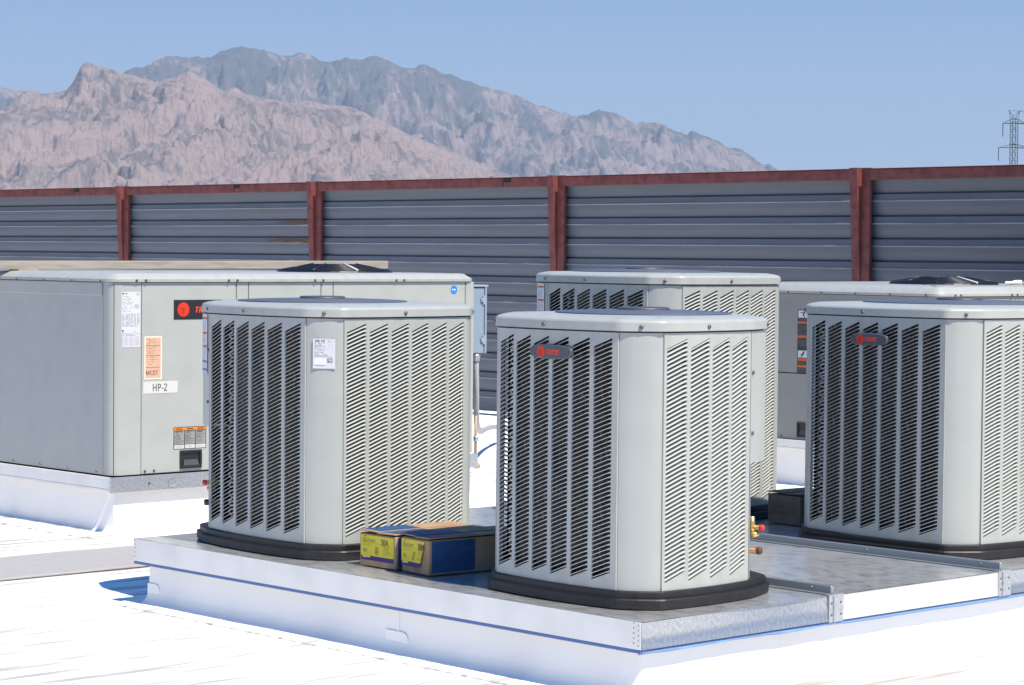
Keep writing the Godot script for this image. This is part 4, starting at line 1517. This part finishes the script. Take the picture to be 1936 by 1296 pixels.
	sm.lathe(Vector3.ZERO, Vector3.BACK, [Vector2(0.0075, 0.0), Vector2(0.0065, 0.004), Vector2(0.0, 0.005)], 8)
	var smesh := sm.mesh()
	for i in n:
		var w: float = (pts[(i + 1) % n] - pts[i]).length()
		var us := [0.44 * w] if str(kinds[i]).begins_with("louver") else [0.5 * w]
		if kinds[i] == "service":
			us = [w * 0.92]
		for u in us:
			var p: Vector3 = f.call(i, u, hl + 0.0135, 0.0072)
			var o: Vector3 = f.call(i, u, hl + 0.0135, 0.1) - p
			var s := part("screw", smesh, M.screw, lid, p)
			s.rotation.y = atan2(o.x, o.z)
	t.set_meta("faces", 0)
	t.remove_meta("faces")
	# a badge or a nameplate hung on a face is added by the caller through this
	faces[t.name] = f
	if n == 9 and (kinds[0] == "louver6" or kinds[name_face] == "louver6" or kinds[0] == "louver7"):
		var w0: float = (pts[(name_face + 1) % n] - pts[name_face]).length()
		for q in [[0.43, 0.74, 0.082], [0.44, 0.455 if kinds[0] == "louver6" else 0.36, 0.07]]:
			mb = MB.new()
			var ring_pts := PackedVector3Array()
			for k in 14:
				var a := TAU * k / 14.0
				var wob := 1.0 + 0.25 * sin(a * 3.0 + q[1] * 9.0)
				ring_pts.append(f.call(name_face, w0 * q[0] + 0.022 * wob * cos(a), q[1] + q[2] * 0.5 * wob * sin(a), -0.0445))
			mb.cap(ring_pts, f.call(name_face, w0 / 2, 0, 0.1) - f.call(name_face, w0 / 2, 0, 0))
			part("coil_opening", mb.mesh(), M.dark_inside, t)
	for i in n:
		if kinds[i] == "service":
			var w1: float = (pts[(i + 1) % n] - pts[i]).length()
			for v in [0.755, 0.552]:
				var u := w1 * (0.10 if i else 0.86)
				var sc := part("screw", smesh, M.screw, t, f.call(i, u, v, 0.0015))
				var o: Vector3 = f.call(i, u, v, 0.1) - f.call(i, u, v, 0.0)
				sc.rotation.y = atan2(o.x, o.z)
	return t


var faces := {}


func badge(t: Node3D, i: int, u0: float, u1: float, v: float, h: float) -> void:
	var f: Callable = faces[t.name]
	var c: Vector3 = f.call(i, (u0 + u1) / 2, v, 0.004)
	var u: Vector3 = (f.call(i, u1, v, 0.0) - f.call(i, u0, v, 0.0)).normalized()
	var up := Vector3.UP
	var o := u.cross(up)
	var w := u1 - u0
	# pillow shaped plate: rounded ends, top and bottom edges bowed
	var mk := func(k: float, z: float) -> PackedVector3Array:
		var r := PackedVector3Array()
		for q in 48:
			var a := TAU * q / 48.0
			var x := signf(cos(a)) * pow(absf(cos(a)), 0.42) * (w / 2 - k)
			var y := signf(sin(a)) * pow(absf(sin(a)), 0.62) * (h / 2 - k) * (1.0 - 0.13 * pow(absf(x) / (w / 2), 2.0))
			r.append(c + u * x + up * y + o * z)
		return r
	var mb := MB.new(true)
	mb.loft([mk.call(0.0, -0.006), mk.call(-0.0005, 0.004), mk.call(0.0015, 0.0075), mk.call(0.004, 0.0085)], c - o * 0.02)
	mb.smooth(false)
	mb.cap(mk.call(0.004, 0.0085), o)
	var b := part("logo_badge", mb.mesh(), M.badge, t)
	round_sticker("roundel", b, c + o * 0.0085 - u * w * 0.215, u, up, h * 0.40, M.roundel_print, 0.0006)
	lettering(b, "TRANE", c + o * 0.0092 + u * w * 0.07, u, up, h * 0.36, M.logo_red, true, 0.86, 0.2)


func build_condensers() -> void:
	var nkinds := ["louver6", "corner", "louver4", "service", "corner", "louver6", "corner", "louver5", "corner"]
	var fp := [Vector2(-5.947, -5.49), Vector2(-5.374, -5.489), Vector2(-5.265, -5.584), Vector2(-5.269, -6.013), Vector2(-5.325, -6.152), Vector2(-5.56, -6.235), Vector2(-5.95, -6.235), Vector2(-6.05, -6.14), Vector2(-6.05, -5.59)]
	var t := condenser("nearest condenser, at the front corner of the platform, dark badge on its left face", fp, nkinds, 0.899, 0)
	badge(t, 0, 0.192, 0.388, 0.822, 0.047)

	var lk := ["service", "louver6", "corner", "louver6", "corner", "louver6", "corner", "louver5", "corner"]
	var lp := [Vector2(-7.751, -5.56), Vector2(-7.616, -5.495), Vector2(-6.982, -5.472), Vector2(-6.869, -5.562), Vector2(-6.87, -6.18), Vector2(-6.97, -6.285), Vector2(-7.65, -6.285), Vector2(-7.77, -6.18), Vector2(-7.785, -5.66)]
	t = condenser("left condenser at the platform's left end, white nameplate on its front corner", lp, lk, 0.903, 1)
	warning_strip(t, 0.150, 0.903)
	var f: Callable = faces[t.name]
	var a: Vector3 = f.call(2, 0.03, 0.775, 0.0)
	var b: Vector3 = f.call(2, 0.115, 0.775, 0.0)
	var u := ((b - a) * Vector3(1, 0, 1)).normalized()
	var c: Vector3 = f.call(2, 0.0725, 0.768, 0.0012)
	var plate := sticker("nameplate", t, c, u, Vector3.UP, 0.085, 0.111, M.nameplate_print, 0.0018)
	lettering(plate, "XR 13", c + u.cross(Vector3.UP) * 0.0022 + Vector3(0, 0.046, 0) - u * 0.016, u, Vector3.UP, 0.0085, M.ink, true, 1.2)

	var rp := lp.map(func(p): return p + Vector2(0.03, -1.80))
	t = condenser("taller rear condenser behind the nearest one, by the red post", rp, lk, 1.022, 1)
	warning_strip(t, 0.150, 1.022)

	var tk := ["louver7", "corner", "louver6", "service", "corner", "louver7", "corner", "louver6", "corner"]
	var tp := [Vector2(-6.142, -7.361), Vector2(-5.455, -7.335), Vector2(-5.365, -7.447), Vector2(-5.34, -8.05), Vector2(-5.40, -8.19), Vector2(-5.62, -8.27), Vector2(-6.13, -8.29), Vector2(-6.245, -8.18), Vector2(-6.245, -7.468)]
	t = condenser("right condenser cut off by the frame, its badged left face in deep shade", tp, tk, 0.917, 0)
	badge(t, 0, 0.244, 0.432, 0.826, 0.047)


func warning_strip(t: Node3D, w: float, hl: float) -> void:
	var f: Callable = faces[t.name]
	var c: Vector3 = f.call(0, w * 0.44, hl - 0.125, 0.0022)
	var a: Vector3 = f.call(0, w * 0.2, 0.0, 0.0)
	var b: Vector3 = f.call(0, w * 0.8, 0.0, 0.0)
	sticker("warning_strip", t, c, (b - a).normalized(), Vector3.UP, w * 0.68, 0.232, M.strip_print, 0.001)


# ---------------------------------------------------------------- cartons
func carton(label: String, at: Vector3, turn: float, s: Vector3, group: String, dark := false) -> Node3D:
	var t := thing("carton", label, "cardboard box", at, group)
	t.rotation.y = turn
	var mb := MB.new()
	mb.box(Vector3(0, s.y / 2 - 0.002, 0), Vector3(s.x, s.y - 0.004, s.z), 0.003)
	part("carton_body", mb.mesh(), M.card_dark if dark else M.card, t)
	# two top flaps, meeting in the middle, each lifted a little differently
	for q in [[-1, 0.006], [1, 0.003]]:
		mb = MB.new()
		var b := Basis(Vector3.BACK, q[0] * 0.02)
		mb.box(Vector3(q[0] * s.x * 0.25, s.y + float(q[1]), 0), Vector3(s.x * 0.495, 0.004, s.z + 0.004), 0.001, b)
		part("top_flap", mb.mesh(), M.card_dark if dark else M.card, t)
	return t


func build_cartons() -> void:
	var s := Vector3(0.206, 0.122, 0.43)
	var gname := "yellow labelled cartons"
	var t := carton("left carton with yellow 30A label, its top in sunshine", Vector3(-6.615, P + 0.004, -5.523 - 0.215), -0.02, s, gname)
	yellow(t, s, 0.0, 0.92, true)
	t = carton("right carton with torn yellow 30A label, in the shade of the nearest condenser", Vector3(-6.385, P + 0.004, -5.520 - 0.215), -0.10, Vector3(0.166, 0.128, 0.43), gname)
	yellow(t, Vector3(0.166, 0.128, 0.43), -0.012, 0.88, false)
	s = Vector3(0.185, 0.128, 0.24)
	t = carton("brown carton standing between the rear and the right condenser", Vector3(-6.60, P + 0.004, -7.757 - 0.12), -0.02, s, "", true)
	sticker("stencilled_print", t, Vector3(-0.02, s.y * 0.52, s.z / 2), Vector3.RIGHT, Vector3.UP, 0.13, 0.062, M.stencil_print, 0.0008)


func yellow(t: Node3D, s: Vector3, dx: float, share: float, whole: bool) -> void:
	var w := s.x * share
	var h := s.y * 0.75
	var c := Vector3(dx, s.y * 0.55, s.z / 2 + 0.0012)
	var mb := MB.new()
	var cut := 0.0 if whole else w * 0.16
	mb.quad_uv(c + Vector3(-w / 2, -h / 2, 0), c + Vector3(w / 2 - cut, -h / 2, 0.0 if whole else 0.008), c + Vector3(w / 2, h / 2, 0.0 if whole else 0.002), c + Vector3(-w / 2, h / 2, 0), 0.0, 1.0, 1.0 if whole else 0.86, 0.0)
	var o := part("yellow_label", mb.mesh(), M.yellow_label_print, t)
	lettering(o, "30A", c + Vector3(w * (0.22 if whole else 0.36), h * 0.27, 0.0005 if whole else 0.004), Vector3.RIGHT, Vector3.UP, 0.022, M.ink, false, 0.86 if whole else 0.8)
	# blue printed wrap over part of top and sides
	mb = MB.new()
	var z0 := s.z / 2 - 0.012
	var z1 := z0 - 0.19
	mb.quad(Vector3(s.x / 2 + 0.001, 0.008, z0), Vector3(s.x / 2 + 0.001, 0.008, z1), Vector3(s.x / 2 + 0.001, s.y - 0.008, z1), Vector3(s.x / 2 + 0.001, s.y - 0.008, z0), Vector3.RIGHT)
	part("blue_print", mb.mesh(), M.print_blue, t)
	for q in [-1, 1]:
		mb = MB.new()
		var b := Basis(Vector3.BACK, q * 0.02)
		var y := s.y + (0.006 if q < 0 else 0.003)
		mb.box(Vector3(q * s.x * 0.25, y + 0.0022, z0 - 0.10), Vector3(s.x * 0.47, 0.0008, 0.19), 0.0, b)
		part("blue_print", mb.mesh(), M.print_blue, t)


# ---------------------------------------------------------------- small things
func build_small_things() -> void:
	# timber on the left packaged unit, on two blocks
	var t := thing("timber", "long weathered grey timber lying across the left packaged unit", "timber", Vector3(-10.95, 1.291, -7.5))
	var mb := MB.new()
	mb.box(Vector3(0, 0.030, 0.28), Vector3(0.085, 0.046, 3.9), 0.003, Basis(Vector3.RIGHT, 0.0045))
	part("beam", mb.mesh(), M.timber, t)
	for z in [0.80, -1.30]:
		mb = MB.new()
		mb.box(Vector3(0, 0.004, z), Vector3(0.09, 0.009, 0.12), 0.001)
		part("block", mb.mesh(), M.timber, t)

	# disconnect box on the far end of the left packaged unit
	t = thing("disconnect_box", "pale blue grey electrical disconnect box on the end of the left packaged unit", "electrical box", Vector3(-10.06, 0.84, -9.03))
	mb = MB.new()
	mb.box(Vector3(0, 0.185, -0.004), Vector3(0.20, 0.37, 0.10), 0.004)
	part("box_body", mb.mesh(), M.box_sky_tint, t)
	mb = MB.new()
	mb.box(Vector3(0, 0.187, -0.062), Vector3(0.212, 0.378, 0.014), 0.003)
	var door := part("door", mb.mesh(), M.box_edge, t)
	for y in [0.30, 0.075]:
		mb = MB.new()
		mb.box(Vector3(0.104, y, -0.046), Vector3(0.010, 0.050, 0.018), 0.002)
		mb.box(Vector3(0.107, y, -0.030), Vector3(0.008, 0.022, 0.016), 0.002)
		part("hinge", mb.mesh(), M.box_edge, door)
	mb = MB.new()
	mb.box(Vector3(0, 0.380, -0.015), Vector3(0.216, 0.012, 0.128), 0.003)
	mb.box(Vector3(0.03, 0.392, 0.028), Vector3(0.05, 0.018, 0.04), 0.004)
	part("rain_hood", mb.mesh(), M.box_edge, t)

	# flexible conduit from the box, hanging down and away
	t = thing("conduit", "grey flexible conduit hanging from the disconnect box", "conduit", Vector3(-10.0, 0.84, -9.03))
	mb = MB.new(true)
	var cv := Curve3D.new()
	for p in [[-9.985, 0.84, -9.045, 0.0, -0.08, 0.0], [-9.995, 0.62, -9.06, 0.0, -0.08, 0.0], [-10.06, 0.47, -9.12, -0.03, -0.05, -0.03], [-10.45, 0.352, -9.50, -0.15, -0.03, -0.15], [-11.1, 0.285, -10.12, -0.25, -0.02, -0.25], [-12.6, 0.155, -11.62, -0.35, -0.04, -0.40], [-13.4, 0.03, -12.6, -0.2, -0.02, -0.25], [-13.9, 0.02, -13.6, -0.1, 0.0, -0.25]]:
		var q := Vector3(p[0], p[1], p[2]) - t.position
		cv.add_point(q, -Vector3(p[3], p[4], p[5]), Vector3(p[3], p[4], p[5]))
	var path := PackedVector3Array()
	for i in 70:
		path.append(cv.sample_baked(cv.get_baked_length() * i / 69.0))
	mb.tube(path, 0.0165, 10)
	part("hose", mb.mesh(), M.conduit, t)
	mb = MB.new(true)
	mb.lathe(Vector3(0.015, -0.045, -0.015), Vector3.UP, [Vector2(0.0, 0.0), Vector2(0.021, 0.0), Vector2(0.021, 0.020), Vector2(0.026, 0.022), Vector2(0.026, 0.036), Vector2(0.018, 0.040), Vector2(0.018, 0.05)], 12)
	part("fitting", mb.mesh(), M.galv, t)

	# drain pipe down the same end, with a branch, into a white boot
	t = thing("drain_pipe", "thin rusty vertical pipe with a white branch, below the disconnect box", "pipe", Vector3(-10.03, 0.0, -9.09))
	mb = MB.new(true)
	mb.tube(PackedVector3Array([Vector3(0, 0.19, 0), Vector3(0, 0.48, 0)]), 0.0085, 10)
	part("riser", mb.mesh(), M.rust_pipe, t)
	mb = MB.new(true)
	mb.lathe(Vector3(0, 0.335, 0), Vector3.UP, [Vector2(0.0, 0.0), Vector2(0.014, 0.0), Vector2(0.014, 0.03), Vector2(0.0, 0.03)], 10)
	mb.tube(PackedVector3Array([Vector3(0.0, 0.255, 0.0), Vector3(-0.02, 0.255, 0.12)]), 0.0075, 8)
	mb.tube(PackedVector3Array([Vector3(0.0, 0.205, 0.0), Vector3(-0.02, 0.205, 0.12)]), 0.009, 8)
	part("branch", mb.mesh(), M.galv, t)
	mb = MB.new(true)
	mb.lathe(Vector3(0.008, 0.185, 0), Vector3.UP, [Vector2(0.0, 0.0), Vector2(0.020, 0.0), Vector2(0.024, 0.012), Vector2(0.016, 0.026), Vector2(0.0, 0.026)], 12)
	part("collar", mb.mesh(), M.rust_pipe, t)

	t = thing("pipe_boot", "white membrane cone round the foot of the rusty pipe", "pipe boot", Vector3(-10.01, 0.0, -9.10))
	mb = MB.new(true)
	mb.lathe(Vector3.ZERO, Vector3.UP, [Vector2(0.15, 0.004), Vector2(0.115, 0.012), Vector2(0.095, 0.05), Vector2(0.07, 0.11), Vector2(0.045, 0.155), Vector2(0.024, 0.18), Vector2(0.0, 0.186)], 20)
	part("cone", mb.mesh(), M.membrane, t)
	mb = MB.new(true)
	mb.lathe(Vector3(-0.03, 0.0, 0.095), Vector3.UP, [Vector2(0.075, 0.003), Vector2(0.068, 0.03), Vector2(0.045, 0.060), Vector2(0.0, 0.070)], 16)
	part("lump", mb.mesh(), M.membrane, t)

	# scrap on the far packaged unit
	t = thing("packing_scrap", "crumpled white and tan packing scrap lying on the right packaged unit", "scrap", Vector3(-8.62, 1.237, -12.35))
	var n := FastNoiseLite.new()
	n.seed = 5
	n.frequency = 9.0
	for q in [["cloth_white", -0.05, 0.10, 0.035], ["cloth_tan", 0.035, 0.055, 0.035], ["cloth_white", 0.07, 0.07, 0.05]]:
		mb = MB.new(true)
		var rings := []
		for i in 7:
			var s := i / 6.0
			var ring := PackedVector3Array()
			for k in 9:
				var a := TAU * k / 9.0
				var rr := 0.011 + 0.010 * n.get_noise_2d(s * 2.0 + float(q[1]) * 9.0, k * 0.4)
				ring.append(Vector3(RT.x, 0, RT.z) * (float(q[1]) + float(q[2]) * (s - 0.5)) + Vector3(0.3 * rr * cos(a), 0.012 + float(q[3]) * s * 0.9 * (1.0 if q[1] > 0.0 else 0.25) + rr * sin(a), rr * cos(a)))
			rings.append(ring)
		mb.loft(rings, (rings[3][0] + rings[3][4]) * 0.5)
		part("crumpled_sheet", mb.mesh(), M[q[0]], t)


# ---------------------------------------------------------------- transmission tower
func build_tower() -> void:
	var at := FW * 680.0 + RT * 142.2
	var t := thing("transmission_tower", "steel lattice power line tower far beyond the wall, at the right edge", "pylon", at + Vector3(0, -9.0, 0))
	var ax := (RT + FW * 0.25).normalized()      # along the arms
	var az := Vector3.UP.cross(ax)
	var y := func(h: float) -> float: return h + 9.0
	var wid := func(h: float) -> float: return 0.80 if h > 25.0 else lerpf(3.6, 0.80, (h + 9.0) / 34.0)
	var leg := func(h: float, sx: float, sz: float) -> Vector3: return ax * sx * float(wid.call(h)) + az * sz * float(wid.call(h)) + Vector3(0, y.call(h), 0)
	for s in [[-1, -1], [1, -1], [1, 1], [-1, 1]]:
		var mb := MB.new()
		mb.tube(PackedVector3Array([leg.call(-9.0, s[0], s[1]), leg.call(25.0, s[0], s[1]), leg.call(41.0, s[0], s[1])]), 0.12, 4)
		part("leg", mb.mesh(), M.tower_steel, t)
	var mb := MB.new()
	var h := -9.0
	while h < 40.0:
		var h2 := minf(h + (2.2 if h > 20.0 else 4.5), 41.0)
		for s in [[-1, -1, 1, -1], [1, -1, 1, 1], [1, 1, -1, 1], [-1, 1, -1, -1]]:
			mb.tube(PackedVector3Array([leg.call(h, s[0], s[1]), leg.call(h2, s[2], s[3])]), 0.055, 3)
			mb.tube(PackedVector3Array([leg.call(h2, s[0], s[1]), leg.call(h2, s[2], s[3])]), 0.05, 3)
		h = h2
	part("bracing", mb.mesh(), M.tower_steel, t, Vector3.ZERO, "stuff")
	for q in [[39.7, 40.9, 3.5], [32.8, 33.7, 4.7], [25.9, 26.8, 4.1]]:
		for s in [-1.0, 1.0]:
			mb = MB.new()
			var tip: Vector3 = ax * s * float(q[2]) + Vector3(0, y.call(float(q[0]) - 0.1), 0)
			for z in [-0.8, 0.8]:
				mb.tube(PackedVector3Array([ax * s * 0.8 + az * z + Vector3(0, y.call(q[0]), 0), tip]), 0.14, 4)
				mb.tube(PackedVector3Array([ax * s * 0.8 + az * z + Vector3(0, y.call(q[1]), 0), tip]), 0.07, 4)
			mb.tube(PackedVector3Array([ax * s * -0.8 + Vector3(0, y.call(q[1]), 0), ax * s * 0.8 + Vector3(0, y.call(q[1]), 0)]), 0.14, 4)
			mb.tube(PackedVector3Array([ax * s * -0.8 + Vector3(0, y.call(q[0]), 0), ax * s * 0.8 + Vector3(0, y.call(q[0]), 0)]), 0.14, 4)
			var arm := part("cross_arm", mb.mesh(), M.tower_steel, t)
			mb = MB.new()
			mb.tube(PackedVector3Array([tip, tip - Vector3(0, 3.8, 0)]), 0.13, 5)
			part("insulator", mb.mesh(), M.tower_steel, arm)
	for s in [-1.0, 1.0]:
		mb = MB.new()
		var tip: Vector3 = ax * s * 1.75 + Vector3(0, y.call(43.35), 0)
		mb.tube(PackedVector3Array([leg.call(41.0, s, -1.0), tip]), 0.07, 4)
		mb.tube(PackedVector3Array([leg.call(41.0, s, 1.0), tip]), 0.07, 4)
		mb.tube(PackedVector3Array([leg.call(41.0, -s, 1.0), tip]), 0.06, 4)
		part("earth_wire_peak", mb.mesh(), M.tower_steel, t)
	# the two earth wires running away to the right
	mb = MB.new()
	for s in [-1.0, 1.0]:
		var path := PackedVector3Array()
		for i in 9:
			var k := i / 8.0
			path.append(ax * s * 1.75 + az * -220.0 * k + Vector3(0, y.call(43.3) - 24.0 * k * (1.0 - k), 0))
		mb.tube(path, 0.05, 3)
	part("earth_wire", mb.mesh(), M.tower_steel, t)
